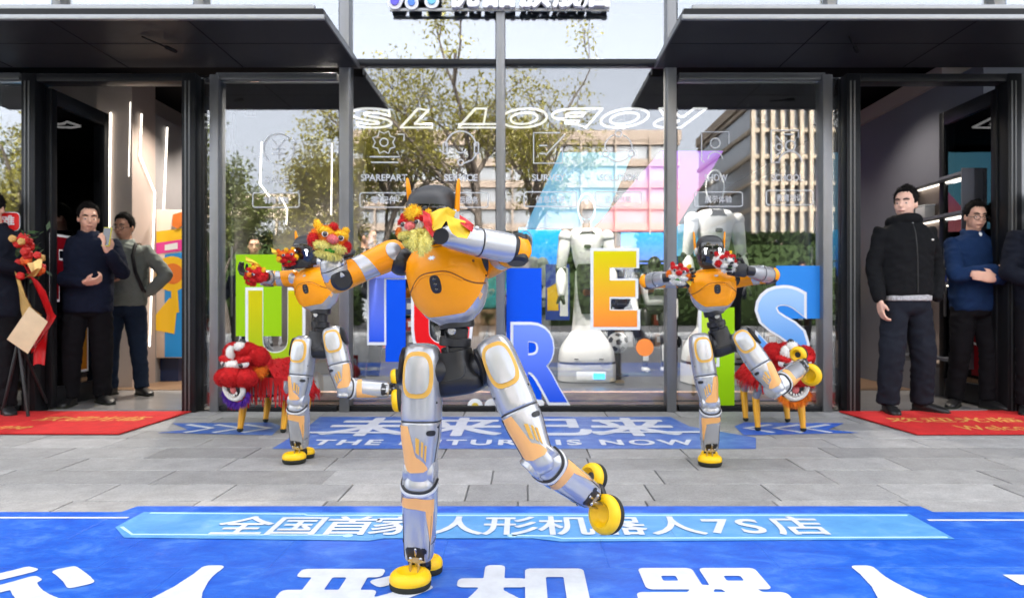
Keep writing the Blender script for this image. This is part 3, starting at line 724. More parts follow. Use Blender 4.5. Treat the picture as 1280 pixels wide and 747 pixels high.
def leaf_letter(lab, X, ch, y0, y1, z0, z1, m, side, panel=None, pmat=None):
    t = thing('letter_sticker', lab, 'letter', (X, (y0 + y1) / 2, z0)); off = .0075 * side
    f = lambda a, b, c, d, o: (lambda u, v, q: V((X + off + side * (o + q), a + u * (b - a), c + v * (d - c))))
    if panel: a, b, c, d = panel; obj('panel', MB().span((X + off, a, c), (X + off + .003 * side, b, d)), pmat, t)
    obj('outline', MB().text(ch, f(y0, y1, z0, z1, .0032), .05, th=.002), M_OUT, t)
    obj('face', MB().text(ch, f(y0 + .02, y1 - .02, z0 + .02, z1 - .02, .0055), .03, th=.002), m, t)
leaf_letter('dark red letter on the left door leaf behind the flower basket', XL, 'F', DF + .02, DF + .30, .87, 1.42, pm('dark_red_print', C(120, 8, 22), .45), 1)
leaf_letter('amber letter low on the left door leaf beside the man in navy', XL, 'I', DF + .30, DF + .52, .27, .86, grad_mat('amber_print', C(190, 110, 10), C(205, 160, 20), 0, .5), 1)
leaf_letter('white ring letter on a red panel on the right door leaf', XR, 'O', DF + .08, DF + .48, .50, 1.12, MATS['dark_red_print'], -1, (DF + .03, DF + .36, .25, 1.0), MATS['dark_red_print'])

M_ICON = pm('white_vinyl', (.80, .83, .87), .5, emis=0); M_ICON.node_tree.nodes['Principled BSDF'].inputs['Alpha'].default_value = .5
def arc(cx, cy, r, a0, a1, n=24): return [(cx + r * math.cos(math.radians(a0 + (a1 - a0) * i / n)), cy - r * math.sin(math.radians(a0 + (a1 - a0) * i / n))) for i in range(n + 1)]
def rrect(x0, y0, x1, y1, r): return arc(x1 - r, y0 + r, r, 90, 0, 5) + arc(x1 - r, y1 - r, r, 0, -90, 5) + arc(x0 + r, y1 - r, r, -90, -180, 5) + arc(x0 + r, y0 + r, r, 180, 90, 5)
def icon(lab, strokes, word, wx, wy, ww, zh, zx, zy, bw, w=1.6):
    t = thing('icon_decal', lab, 'window decal', gpt(wx, zy + 9))
    mb = MB()
    for s in strokes:
        cl = len(s) > 3 and math.dist(s[0], s[-1]) < .5
        mb.ribbon([gpt(*p) for p in (s[:-1] if cl else s)], w * DF / F, (0, -1, 0), .0015, closed=cl)
    obj('pictogram', mb, M_ICON, t)
    obj('lettering', flat_text(word, (wx - ww / 2, wy - 4.2, wx + ww / 2, wy + 4.2), 0, .0015, .02), M_ICON, t)
    obj('lettering', flat_text(zh, (zx - bw * .28, zy - 4.6, zx + bw * .28, zy + 4.6), 0, .0015, .015), M_ICON, t)
    f = rrect(zx - bw / 2, zy - 9, zx + bw / 2, zy + 9, 3)
    obj('frame', MB().ribbon([gpt(*p) for p in f], 1.3 * DF / F, (0, -1, 0), .0015, closed=True), M_ICON, t)
L_ = lambda *p: list(p)
icon('white round yuan sign decal with the word SALE', [arc(348, 186, 19, 40, 380), L_((340, 174), (348, 184), (356, 174)), L_((348, 184), (348, 199)), L_((340, 186), (356, 186)), L_((340, 192), (356, 192)), L_((366, 172), (370, 178), (363, 178))], 'SALE', 346, 224, 30, '销售', 345, 250, 58)
g = [(480 + (15 if i % 2 else 11) * math.cos(math.pi * i / 8), 178 + (15 if i % 2 else 11) * math.sin(math.pi * i / 8)) for i in range(17)]
icon('white gear and tray decal with the word SPAREPART', [g, arc(480, 178, 5, 0, 360), L_((462, 196), (500, 196), (496, 189)), L_((464, 203), (498, 203)), L_((497, 168), (505, 168), (505, 176))], 'SPAREPART', 480, 222, 58, '零配件', 480, 250, 60)
icon('white headset decal with the word SERVICE', [arc(576, 183, 19, 0, 180), rrect(554, 178, 559, 192, 2) + [rrect(554, 178, 559, 192, 2)[0]], rrect(593, 178, 598, 192, 2) + [rrect(593, 178, 598, 192, 2)[0]], arc(576, 184, 7, 200, 340), L_((596, 192), (590, 200), (580, 204)), arc(576, 203, 3.5, 0, 360)], 'SERVICE', 576, 222, 42, '售后服务', 582, 250, 56)
icon('white pencil and form decal with the word SURVEY', [L_((700, 166), (667, 166), (667, 204), (703, 204), (703, 184)), L_((682, 194), (706, 168)), L_((674, 182), (684, 182)), L_((674, 192), (682, 192))], 'SURVEY', 686, 222, 42, '信息反馈', 688, 249, 66)
icon('white linked circle decal with the word SOLUTION', [arc(773, 185, 17, 110, 190), arc(773, 185, 17, 215, 325), arc(773, 185, 17, -10, 70), arc(773, 167, 4, 0, 360), arc(757, 192, 4, 0, 360), arc(789, 192, 4, 0, 360)], 'SOLUTION', 774, 222, 48, '应用方案', 773, 249, 58)
icon('white figure in a frame decal with the word SHOW', [L_((880, 203), (877, 200), (877, 165), (911, 165), (911, 180)), arc(894, 179, 6, 0, 360), arc(894, 199, 9, 0, 180), ], 'SHOW', 895, 222, 29, '展示体验', 898, 249, 60)
icon('white pupils decal with the word SCHOOL', [L_((975, 203), (964, 203), (964, 163), (998, 163), (998, 172)), arc(988, 182, 6, 0, 360), arc(988, 203, 14, 0, 180), L_((970, 170), (978, 178)), arc(974, 184, 4, 0, 360), L_((970, 195), (976, 190)), L_((980, 168), (992, 168))], 'SCHOOL', 984, 222, 40, '教育培训', 987, 247, 58, 2.0)

for nm, mt_ in MATS.items():
    if nm.endswith('_print') or nm == 'letter_outline': mt_.node_tree.nodes['Principled BSDF'].inputs['Specular IOR Level'].default_value = .15
# round stickers at the foot of the glass
t = thing('badge_sticker', 'white cloud shaped sticker with a yellow emblem low on the middle pane', 'sticker', gpt(632, 518))
for cx, r in ((594, 9.5), (615, 9.5), (626, 8)): obj('backing', MB().lathe([(.0005, 0), (r * DF / F, 0), (r * DF / F, .003 + cx * 1e-5), (.0005, .003 + cx * 1e-5)], gpt(cx, 507) + V((0, -.003, 0)), (0, -1, 0), 28), M_WHITE, t)
obj('backing', MB().prism([gpt(*p) + V((0, -.003, 0)) for p in rrect(640, 499, 680, 516, 4)], (0, -1, 0), .003), M_WHITE, t)
obj('emblem', MB().lathe([(.0005, 0), (.028, 0), (.028, .001), (.0005, .001)], gpt(594, 507) + V((0, -.0122, 0)), (0, -1, 0), 20), pm('emblem_yellow', C(215, 190, 70), .5), t)

# shop sign over the middle (only its foot is in the picture)
YS = DF - .086
def sp(px, py): return P(px, py, YS)
sg = thing('shop_sign', 'white shop sign letters with a violet and blue logo on a grey rail', 'sign', sp(625, 14))
obj('rail', MB().span(sp(487, 14), sp(762, 10) + V((0, .014, 0)), .003), M_RIM, sg)
for px in (): obj('bracket', MB().span((sp(px, 0).x - .015, YS + .071, 3.02), (sp(px, 0).x + .015, DF - .075, 3.06)), M_ALU, sg)
k = 0
for ch, px in zip('优品旗舰店', (580, 624, 669, 710, 745)):
    h = 40 if ch != '店' else 40
    x0 = px - 20; mb = MB().text(ch, lambda u, v, q: sp(x0 + u * 40, 12.5 - v * h) + V((0, -q, 0)), .045, em=False, th=.05)
    obj('sign_letter', mb, pm('sign_white', (.85, .85, .86), .4), sg)
for pts, r, m in (([(494, 4), (506, -24)], 5, 'violet'), ([(515, 5)], 4.5, 'blue'), ([(540, 3), (540, -22)], 5, 'cyan'), ([(523, -8), (531, -26)], 5, 'violet')):
    c = {'violet': C(95, 85, 215), 'blue': C(70, 125, 215), 'cyan': C(110, 190, 225)}[m]
    for rr, y, mm, nm in ((r + 4, -.002, pm('sign_white', (.85, .85, .86), .4), 'logo_backing'), (r, -.024, pm('logo_' + m, c, .35), 'logo_stroke')):
        a = pts[0]; b = pts[-1]; an = math.degrees(math.atan2(-(a[1] - b[1]), a[0] - b[0])) if len(pts) > 1 else 0
        poly = arc(a[0], a[1], rr, an - 90, an + 90, 10) + (arc(b[0], b[1], rr, an + 90, an + 270, 10) if len(pts) > 1 else arc(a[0], a[1], rr, 90, 270, 10)[1:-1])
        obj(nm, MB().prism([sp(*p) + V((0, y, 0)) for p in poly], (0, -1, 0), .02), mm, sg)

# ------------------------------------------------------------------ humanoid robots
R_OR = pm('robot_orange', C(253, 158, 0), .36, 0, var=.03, coat=.12, spec=.3)
R_SI = pm('robot_silver', (.47, .48, .50), .26, .55, coat=.3)
R_WH = pm('robot_white', (.62, .63, .65), .32, .1, coat=.3)
R_BK = pm('robot_black', (.014, .014, .016), .38, .1, rvar=.1)
R_GL = pm('robot_visor', (.006, .006, .007), .06, coat=1)
R_MT = pm('robot_matt_grey', (.024, .025, .028), .45, bump=.1, bscale=300)
R_PE = pm('peach_stripe', C(238, 176, 106), .4)
R_GO = pm('gold_border', C(226, 172, 70), .38)
R_YE = pm('bumper_yellow', C(252, 200, 2), .45, var=.04, bump=.08, bscale=120)
R_SO = pm('rubber_sole', (.016, .018, .012), .8)
R_ME = pm('steel', (.5, .5, .5), .25, .9)
R_EYE = pm('eye_light', (.9, .93, 1), emis=1.0)
R_RED = pm('red_accent', C(205, 20, 25), .4)

def lerp(a, b, t): return V(a).lerp(V(b), t)
def robot_hand(w, d, nrm, parent, scale=1.):
    """black mechanical hand: palm and five bent fingers"""
    w = V(w); d = V(d).normalized(); n = (V(nrm) - d * V(nrm).dot(d)).normalized(); sd = d.cross(n); mb = MB()
    rot = Matrix((sd, d, n)).transposed()
    mb.cyl(w - d * .03, w + d * .015, .024); mb.box(w + d * .05, (.07, .075, .034), rot, .01)
    for k in range(4):
        b = w + d * .085 + sd * (-.027 + .018 * k); L = (.030, .036, .034, .026)[k]
        p1 = b + d * L + n * .008; p2 = p1 + d * L * .45 + n * L * .8; p3 = p2 - d * L * .15 + n * L * .7
        mb.tube([b, p1, p2, p3], [.0085, .0085, .008, .007], 8)
    b = w + d * .035 + sd * .035; mb.tube([b, b + sd * .02 + d * .02 + n * .012, b + sd * .016 + d * .045 + n * .03], [.01, .009, .0075], 8)
    return obj('hand', mb, R_BK, parent)

def robot_foot(ank, toe, up, root):
    ank = V(ank); up = V(up).normalized(); toe = V(toe); toe = (toe - up * toe.dot(up)).normalized()
    o = ank - up * .066
    mb = MB(); side = up.cross(toe)
    rot = Matrix((side, toe, up)).transposed()
    mb.box(o - toe * .01 + up * .025, (.05, .17, .022), rot, .008); mb.cyl(ank - side * .03, ank + side * .03, .02)
    for s in (-1, 1):
        mb.tube([ank + side * .018 * s + up * .05 - toe * .012, o + side * .02 * s + up * .03 - toe * .03], .008, 8); mb.tube([ank + side * .02 * s + up * .05 + toe * .02, o + side * .02 * s + up * .03 + toe * .02], .006, 8)
    ft = obj('foot', mb, R_BK, root)
    mb = MB()
    for s in (-1, 1): mb.tube([ank + side * .012 * s + up * .055 + toe * .026, o + side * .014 * s + up * .03 + toe * .035], .0045, 8)
    obj('rod', mb, R_ME, ft)
    for c, r in ((o + toe * .062, .0615), (o - toe * .066, .046)):
        k = r / .0615; rg = .8 + .2 * k
        prof = [(.0005, .037), (.020, .037), (.027, .040), (.034, .050), (.041, .056), (.050, .0535), (.0585, .046), (.0625, .036), (.0625, .027), (.060, .0225), (.0005, .021)]
        obj('bumper', MB().lathe([(a * k, h * rg) for a, h in prof], c, up, 32), R_YE, ft)
        obj('sole', MB().lathe([(.0005, 0), (.053 * k, 0), (.060 * k, .006), (.0625 * k, .018), (.061 * k, .0235), (.0005, .0235)], c, up, 32), R_SO, ft)
    return ft

def robot_leg(hip, knee, ank, front, toe, up, sgn, root, slot=True, pad_t=.02):
    hip, knee, ank = V(hip), V(knee), V(ank); f = V(front)
    T = Limb(hip, knee, f, [(-.30, .016, .02), (-.285, .036, .036), (-.24, .05, .05), (-.12, .058, .060), (.2, .0605, .064), (.40, .061, .064), (.47, .060, .063), (.492, .0575, .060), (.512, .060, .063), (.62, .059, .062), (.82, .050, .055), (.96, .045, .049), (1.07, .042, .044), (1.14, .032, .034), (1.17, .012, .014)], 2.5)
    th = obj('thigh', T.mesh(None, 48, 5), R_SI, root)
    # hip panel with a gold border, seam, side bearing
    obj('hip_border', T.decal(MB(), T.pill(pad_t, 0, .235, 42), .005), R_GO, th)
    obj('hip_panel', T.decal(MB(), T.pill(pad_t, 0, .19, 28), .0085), R_SI, th)
    seam = MB(); R = [T.pt(.492, 2 * math.pi * i / 32, .0012) for i in range(33)]; seam.tube(R, .0016, 6, False); obj('seam', seam, R_BK, th)
    a = 92 * sgn
    obj('bearing', T.decal(MB(), [(-.06 + .20 * math.cos(q), a + 48 * math.sin(q)) for q in (2 * math.pi * i / 20 for i in range(20))], .012), R_BK, th)
    lo_ = lambda q: float(np.interp(q * sgn, [-36, -22, 2, 12, 22, 62], [.95, .90, .84, .66, .53, .53])); hi_ = lambda q: float(np.interp(q * sgn, [-36, -20, 20, 50, 62], [.965, .99, 1.0, .97, .93]))
    obj('stripe', T.patch(MB(), -36 * sgn, 62 * sgn, lo_, hi_, .0016, 40, 14), R_PE, th)
    for k in range(3):
        t0 = .66 + .035 * k; a0 = (-2 - 11 * k) * sgn
        obj('stripe', T.decal(MB(), [(t0, a0 - 3), (t0 - .015, a0 + 3), (t0 + .13, a0 + 3), (t0 + .16, a0 - 3)], .003), R_GO, th)
    obj('vent', T.decal(MB(), T.pill(.60, -40 * sgn, .028, 17), .002), R_BK, th)
    for a_ in (76, -76): obj('side_seam', MB().tube([T.pt(t, math.radians(a_), .0005) for t in np.linspace(.52, 1.0, 10)], .0011, 6), R_BK, th)
    for t, a_ in ((.545, 70), (.545, -70), (.30, 60), (.30, -60)): obj('screw', MB().ell(T.pt(t, math.radians(a_), 0), (.0036,) * 3, None, 8, 6), R_BK, th)
    # shank
    ax = (ank - knee).normalized()
    S = Limb(knee, ank, f, [(-.14, .012, .016, 0, -.012), (-.12, .030, .034, 0, -.012), (-.06, .042, .046, 0, -.010), (.04, .049, .050, 0, -.006), (.16, .0525, .054), (.4, .052, .054), (.7, .049, .050), (.93, .0455, .045), (1.0, .043, .042), (1.03, .036, .035)], 2.6)
    sh = obj('shank', S.mesh(None, 44, 5), R_SI, root)
    # knee hinge: a drum across the joint, dark gap, bright lip
    side = ax.cross(f).normalized()
    kd = MB().cyl(knee - side * .047, knee + side * .047, .040, 28); obj('knee_joint', kd, R_SI, th)
    gap = MB(); gap.tube([S.pt(.14 + .10 * math.cos(math.radians(q) * 1.0) * (1 if abs(q) < 90 else 1) - .06 , math.radians(q), .0016) for q in range(-88, 89, 8)], .0045, 8); obj('knee_gap', gap, R_BK, sh)
    lip = MB(); lip.tube([S.pt(.175 + .10 * math.cos(math.radians(q)) - .06, math.radians(q), .0015) for q in range(-80, 81, 8)], .006, 8); obj('knee_lip', lip, R_WH, sh)
    obj('stripe', S.patch(MB(), -66, 66, lambda q: .245 + .03 * abs(q) / 66, lambda q: .37 + .05 * max(0, -q * sgn) / 66, .0012), R_PE, sh)
    obj('stripe', S.decal(MB(), [(.34, -26 * sgn), (.36, -64 * sgn), (.60, -62 * sgn), (.80, -54 * sgn), (.60, -40 * sgn), (.46, -30 * sgn)], .0013), R_PE, sh)
    obj('side_cover', S.decal(MB(), S.pill(.16, 90 * sgn, .20, 40), .004), R_SI, sh)
    obj('ankle_opening', S.decal(MB(), [(1.02, -40), (1.02, 40), (.86, 38), (.83, 28), (.815, 0), (.83, -28), (.86, -38)], .0014), R_BK, sh)
    obj('seam', MB().tube([S.pt(.79 + .02 * math.cos(math.radians(a_)), math.radians(a_), .0006) for a_ in range(60, 301, 12)], .0011, 6), R_BK, sh)
    for a_ in (52, -52): obj('side_seam', MB().tube([S.pt(t, math.radians(a_), .0005) for t in np.linspace(.46, .97, 9)], .0011, 6), R_BK, sh)
    obj('rod', MB().tube([S.pt(.84, 0, .002), S.pt(1.06, 0, -.006)], .0045, 8), R_ME, sh)
    for q in (-14, 14): obj('screw', MB().ell(S.pt(.955, math.radians(q), .001), (.006,) * 3, None, 8, 6), R_ME, sh)
    robot_foot(ank + ax * .012, toe, up, root)

def robot_arm(sh, el, wr, root, front, handdir, hnrm, disc=True, hand=True):
    sh, el, wr = V(sh), V(el), V(wr); f = V(front)
    U = Limb(sh, el, f, [(-.26, .012, .012), (-.235, .028, .028), (-.15, .041, .041), (0, .0465, .0465), (.25, .044, .044), (.6, .041, .041), (.9, .041, .041), (1.05, .041, .041), (1.18, .034, .034), (1.25, .014, .014)], 2.2)
    ua = obj('upper_arm', U.mesh(None, 36, 4), R_OR, root)
    obj('band', U.patch(MB(), -80, 80, lambda q: .44 + .10 * q / 80, lambda q: .66 + .04 * q / 80, .0014), R_SI, ua)
    if disc: obj('shoulder_disc', U.decal(MB(), [(-.01 + .135 * math.cos(q), 34 * math.sin(q)) for q in (2 * math.pi * i / 24 for i in range(24))], .003), R_SI, ua)
    side = (el - sh).cross(wr - el)
    side = side.normalized() if side.length > 1e-4 else V((0, 0, 1))
    obj('elbow_joint', MB().cyl(el - side * .044, el + side * .044, .034, 24, .25), R_BK, ua)
    fd = (wr - el).normalized()
    Fm = Limb(el, wr, f, [(-.02, .02, .02), (.02, .036, .036), (.12, .0435, .0435), (.45, .0425, .042), (.52, .0415, .041), (.535, .039, .039), (.55, .0405, .040), (.85, .034, .034), (1.0, .029, .029), (1.06, .014, .014)], 2.3)
    fa = obj('forearm', Fm.mesh(), R_SI, root)
    se = MB(); se.tube([Fm.pt(.535, 2 * math.pi * i / 24, .0015) for i in range(25)], .0016, 6, False); obj('seam', se, R_BK, fa)
    obj('cap_ring', Fm.patch(MB(), -180, 180, .02, .10, .001, 32), R_BK, fa)
    obj('screw', MB().ell(Fm.pt(.63, math.radians(55), 0), (.008,) * 3, None, 10, 6), R_SI, fa)
    if hand: robot_hand(wr + fd * .02, handdir, hnrm, root)

def robot(lab, J):
    f = V(J['front']).normalized(); base = V(J['base']); root = thing('humanoid_robot', lab, 'robot', base, 'dancing orange and silver humanoid robots')
    T = Limb(J['tbot'], J['neck'], f, [(-.02, .03, .03), (0, .052, .046), (.03, .06, .052), (.10, .084, .066), (.2, .102, .079), (.35, .1165, .090), (.5, .1205, .096), (.65, .1215, .098), (.8, .113, .089), (.9, .093, .073), (.97, .064, .056), (1.0, .046, .045), (1.02, .02, .02)], 2.25)
    to = obj('torso', T.mesh(None, 64, 4), R_SI, root)
    lo = lambda a: .135 + .34 * min(1, max(0, (abs(a) - 34) / 50)) ** 1.3
    obj('orange_shell', T.patch(MB(), -180, 180, lo, lambda a: .975, .0035, 72, 16), R_OR, to)
    arch = [(.40 + .255 * (1 / (1 + (abs(a) / 38) ** 3.2)), a) for a in range(-84, 85, 4)]
    obj('chest_seam', MB().tube([T.pt(t, math.radians(a), .0035) for t, a in arch], .0024, 6), pm('seam_brown', C(130, 74, 6), .5), to)
    obj('chest_lip', MB().tube([T.pt(t - .02, math.radians(a), .0022) for t, a in arch if abs(a) < 40], .0045, 8), R_OR, to)
    obj('sensor_slot', T.decal(MB(), T.pill(.515, 0, .105, 6.2), .0048), R_BK, to)
    for k, t in enumerate((.575, .515, .455)): obj('lens', MB().ell(T.pt(t, 0, .0045), (.0062, .004, .0062), None, 12, 8), R_GL, to)
    st = [(.815 + (.030 if i % 2 else .014) * math.cos(math.pi * i / 8), (5.5 if i % 2 else 2.6) * math.sin(math.pi * i / 8)) for i in range(16)]
    obj('emblem', T.decal(MB(), st, .0046), pm('emblem_silver', (.7, .74, .74), .3, .3), to)
    obj('side_logo', T.decal(MB(), [(.30, 62), (.36, 66), (.30, 76), (.24, 70)], .0012), R_PE, to)
    for s in (-1, 1):
        obj('side_seam', MB().tube([T.pt(t, math.radians(s * (96 - 10 * abs(t - .6))), .0036) for t in np.linspace(.50, .93, 12)], .0013, 6), MATS['seam_brown'], to)
        for t, a_ in ((.70, 62), (.50, 88)): obj('screw', MB().ell(T.pt(t, math.radians(a_ * s), .0030), (.0042,) * 3, None, 8, 6), MATS['seam_brown'], to)
    obj('collar_seam', MB().tube([T.pt(.925, math.radians(a_), .0036) for a_ in range(-180, 181, 12)], .0013, 6), MATS['seam_brown'], to)
    # head
    hc = V(J['head']); hu = V(J['head_up']).normalized(); hf = V(J['head_front']); hf = (hf - hu * hf.dot(hu)).normalized()
    Hd = Limb(hc - hu * .09, hc + hu * .085, hf, [(-.02, .02, .02), (.0, .036, .04), (.06, .046, .056), (.2, .060, .072), (.45, .0675, .079), (.7, .067, .078), (.88, .057, .066), (.97, .036, .044), (1.0, .014, .018)], 2.9)
    hd = obj('head', Hd.mesh(None, 36), R_MT, root)
    obj('visor', Hd.patch(MB(), -74, 74, lambda a: .10 + .14 * (abs(a) / 74) ** 2, lambda a: .80 - .10 * (abs(a) / 74) ** 3, .0018, 30, 10), R_GL, hd)
    for s in (-1, 1):
        obj('eye', Hd.decal(MB(), [(.62, 15 * s), (.62, 27 * s), (.57, 30 * s), (.50, 25 * s), (.44, 25 * s), (.44, 20 * s), (.56, 20 * s)], .0028), R_EYE, hd)
        sd = hf.cross(hu) * s
        e = MB().cyl(hc + sd * .062, hc + sd * .078, .019); er = obj('ear_disc', e, R_WH, hd)
        b = hc + sd * .074 + hu * .01 - hf * .01
        fin = MB(); rr = [(0, .016, .006), (.3, .014, .006), (.75, .012, .005), (1, .004, .003)]
        fin = Limb(b, b + hu * .092 + sd * .008 - hf * .012, sd, [(-.02, .006, .003)] + rr + [(1.02, .001, .001)], 2.2).mesh(None, 12)
        obj('ear_fin', fin, R_OR, hd)
    obj('neck', MB().cyl(V(J['neck']) - hu * .03, hc - hu * .07, .036), R_BK, root)
    # waist and pelvis
    w0, w1 = V(J['tbot']), V(J['pelvis']); ax = (w1 - w0).normalized(); wm = V(J['waist'])
    mb = MB().cyl(w0 - ax * .012, w0 + ax * .016, .054, 28).cyl(w0 + ax * .012, lerp(w0, wm, .7), .036, 24)
    wz = obj('waist', mb, R_BK, root)
    obj('waist_collar', MB().cyl(lerp(w0, wm, .50), lerp(w0, wm, .80), .049, 28).cyl(lerp(w0, wm, .78), lerp(wm, w1, .4), .044, 28), R_BK, wz)
    obj('bolt', MB().cyl(w0 + f * .03 + ax * .022, w0 + f * .046 + ax * .022, .013, 16).cyl(w0 + f * .045 + ax * .022, w0 + f * .049 + ax * .022, .006, 12), R_ME, wz)
    obj('cable', MB().tube([w0 + f * .02 + ax * .02 + f.cross(ax) * -.03, w0 + f * .045 + ax * .04 + f.cross(ax) * -.02, wm + f * .046], .004, 6), R_BK, wz)
    hl, hr = V(J['hipL']), V(J['hipR']); m = (hl + hr) / 2; sd = (hr - hl).normalized(); pw = (hr - hl).length
    Pv = Limb(wm - ax * .004, w1 + ax * .075, f, [(-.03, .03, .03), (0, .05, .05), (.2, .051, .052), (.40, .056, .056), (.56, .074, .060), (.66, .086, .062), (.85, .084, .058), (.97, .062, .045), (1.0, .03, .02)], 3.2)
    pv = obj('pelvis', Pv.mesh(None, 32), R_BK, root)
    se = [(.30 + .30 * (1 - (a / 52) ** 2), a) for a in range(-52, 53, 8)]
    obj('seam', MB().tube([Pv.pt(t, math.radians(a), .0008) for t, a in se], .0018, 6), R_MT, pv)
    for h, k in ((hl, 'kneeL'), (hr, 'kneeR')):
        d = (V(J[k]) - h).normalized()
        obj('hip_joint', MB().ell(h - d * .01, (.058,) * 3).tube([w1 + (h - w1) * .5, h], .05, 20, True), R_BK, pv)
    for s, k in ((-1, 'L'), (1, 'R')):
        robot_leg(J['hip' + k], J['knee' + k], J['ank' + k], J.get('lf' + k, f), J['toe' + k], J['up' + k], J.get('sg' + k, s), root, pad_t=J.get('pad' + k, .02))
        s0 = V(J['sh' + k]); obj('shoulder_joint', MB().ell(lerp(s0, T.pt(.74, math.radians(90 * s), 0), .55), (.044,) * 3).tube([T.pt(.74, math.radians(90 * s), -.02), s0], .03, 16), R_BK, to)
        robot_arm(s0, J['el' + k], J['wr' + k], root, J.get('af' + k, f), J['hd' + k], J['hn' + k])
    return root

d0 = H * F / (735 - CY) + .06
q = lambda x, y, dd=0.: P(x, y, d0 + dd)
robot('largest orange and silver robot in front, balancing on one leg with bowed head', dict(
    base=(q(525, 700).x, d0, 0), front=(-.30, -.95, -.05), tbot=q(571, 403), neck=q(551, 299, -.03), head=q(541, 268, -.06), head_up=(-.04, -.36, .93), head_front=(-.25, -.8, -.5),
    waist=q(568, 440), pelvis=q(576, 462), hipL=q(528, 465, -.01), kneeL=q(526, 588, -.03), ankL=q(524, 694, 0), toeL=(-.28, -.95, 0), upL=(0, 0, 1), lfL=(-.10, -1, 0), sgL=1,
    hipR=q(626, 456, -.02), kneeR=q(674, 572, -.08), ankR=q(736, 617, .06), toeR=(-.3, -.9, -.5), upR=(-.74, -.60, .2), lfR=(.0, -1, .12), sgR=1,
    shL=q(489, 319, 0.02), elL=q(424, 348, -.05), wrL=q(412, 322, -.07), hdL=(0.1, 1, -.3), hnL=(0, 0, 1), afL=(0, -1, .05),
    shR=q(607, 330, .01), elR=q(646, 312, -.10), wrR=q(556, 295, -.20), hdR=(-.35, .9, .2), hnR=(0, 0, 1), afR=(0, -1, .1)))
d1 = H * F / (580 - CY) + .03
q = lambda x, y, dd=0.: P(x, y, d1 + dd)
robot('right robot facing the camera with a glossy black face and one knee lifted', dict(
    base=(q(888, 570).x, d1, 0), front=(0, -1, 0), tbot=q(892, 390), neck=q(889, 335), head=q(887, 314, -.03), head_up=(0, -.1, 1), head_front=(-.05, -1, -.05),
    waist=q(897, 412), pelvis=q(903, 426), hipL=q(876, 436, -.02), kneeL=q(887, 503, -.05), ankL=q(887, 560, 0), toeL=(-.24, -1, 0), upL=(0, 0, 1), sgL=-1,
    hipR=q(932, 430, -.05), kneeR=q(969, 484, -.12), ankR=q(1001, 458, .12), toeR=(.45, -.3, -.85), upR=(-.72, -.66, -.1), lfR=(-.25, -1, .1), sgR=-1, padR=-.05,
    shL=q(862, 349, .03), elL=q(812, 351, .03), wrL=q(833, 347, -.12), hdL=(.9, -.35, .1), hnL=(0, -1, 0),
    shR=q(914, 350, .03), elR=q(962, 344, .02), wrR=q(938, 339, -.14), hdR=(-.95, -.2, .1), hnR=(0, -1, 0)))
d2 = H * F / (576 - CY) + .02
q = lambda x, y, dd=0.: P(x, y, d2 + dd)
robot('left robot leaning behind the raised lion puppet with one leg kicked to the side', dict(
    base=(q(375, 566).x, d2, 0), front=(-.35, -.94, 0), tbot=q(401, 388), neck=q(392, 334), head=q(386, 313, -.04), head_up=(-.05, -.25, 1), head_front=(-.3, -1, -.2),
    waist=q(400, 415), pelvis=q(398, 430), hipL=q(380, 438, -.02), kneeL=q(373, 500, -.05), ankL=q(375, 557, 0), toeL=(-.2, -1, 0), upL=(0, 0, 1), lfL=(-.25, -1, 0), sgL=1,
    hipR=q(418, 426, -.02), kneeR=q(431, 485, -.05), ankR=q(484, 487, .02), toeR=(.1, -.3, -1), upR=(-1, -.1, -.1), lfR=(.05, -1, .2), sgR=-1,
    shL=q(367, 348, .02), elL=q(336, 348, .01), wrL=q(330, 346, -.10), hdL=(-.9, .25, .1), hnL=(0, -.2, 1),
    shR=q(419, 348, .04), elR=q(422, 334, .08), wrR=q(392, 327, -.06), hdR=(-.95, -.2, -.1), hnR=(0, -1, 0)))
# ------------------------------------------------------------------ lion puppets on the robots' hands
F_RED = pm('red_plush', (.55, .008, .010), .9, var=.2, scale=30)
F_YEL = pm('yellow_plush', (.85, .52, .02), .9, var=.15, scale=30)
F_ORA = pm('orange_plush', (.80, .20, .01), .9, var=.2, scale=30)
F_WHT = pm('white_plush', (.80, .78, .74), .9, var=.06, scale=30)
F_PYE = pm('pale_yellow_plush', (.80, .72, .22), .9, var=.1, scale=30)
F_GRN = pm('green_plush', (.06, .36, .03), .9)
F_PNK = pm('pink_plush', (.72, .18, .18), .9)
F_PUR = pm('purple_fringe', (.10, .02, .36), .85, var=.2, scale=40)
F_BLK = pm('black_eye', (.006, .006, .006), .12, coat=1)
F_SATR = pm('red_satin', (.60, .010, .014), .42, var=.12, scale=12)
F_SATY = pm('yellow_satin', (.86, .58, .02), .42, var=.12, scale=12)

def plush(name, parent, m, lumps, L, n=900, w=.0016, droop=.1, frame=None):
    """a fluffy piece: lumps (centre, radii, rotation) under a coat of short strands"""
    mb = MB(); mf = MB()
    for c, r, rot in lumps:
        mb.ell(c, r, rot, 18, 12); pts, nr = ell_samples(c, r, int(n), rot); fur(mf, pts, nr, L, w, droop)
    mb.v += []; b = len(mb.v); mb.v += mf.v; mb.f += [tuple(i + b for i in f) for f in mf.f]; mb.m += mf.m
    return obj(name, mb, m, parent, angle=180, recalc=False)

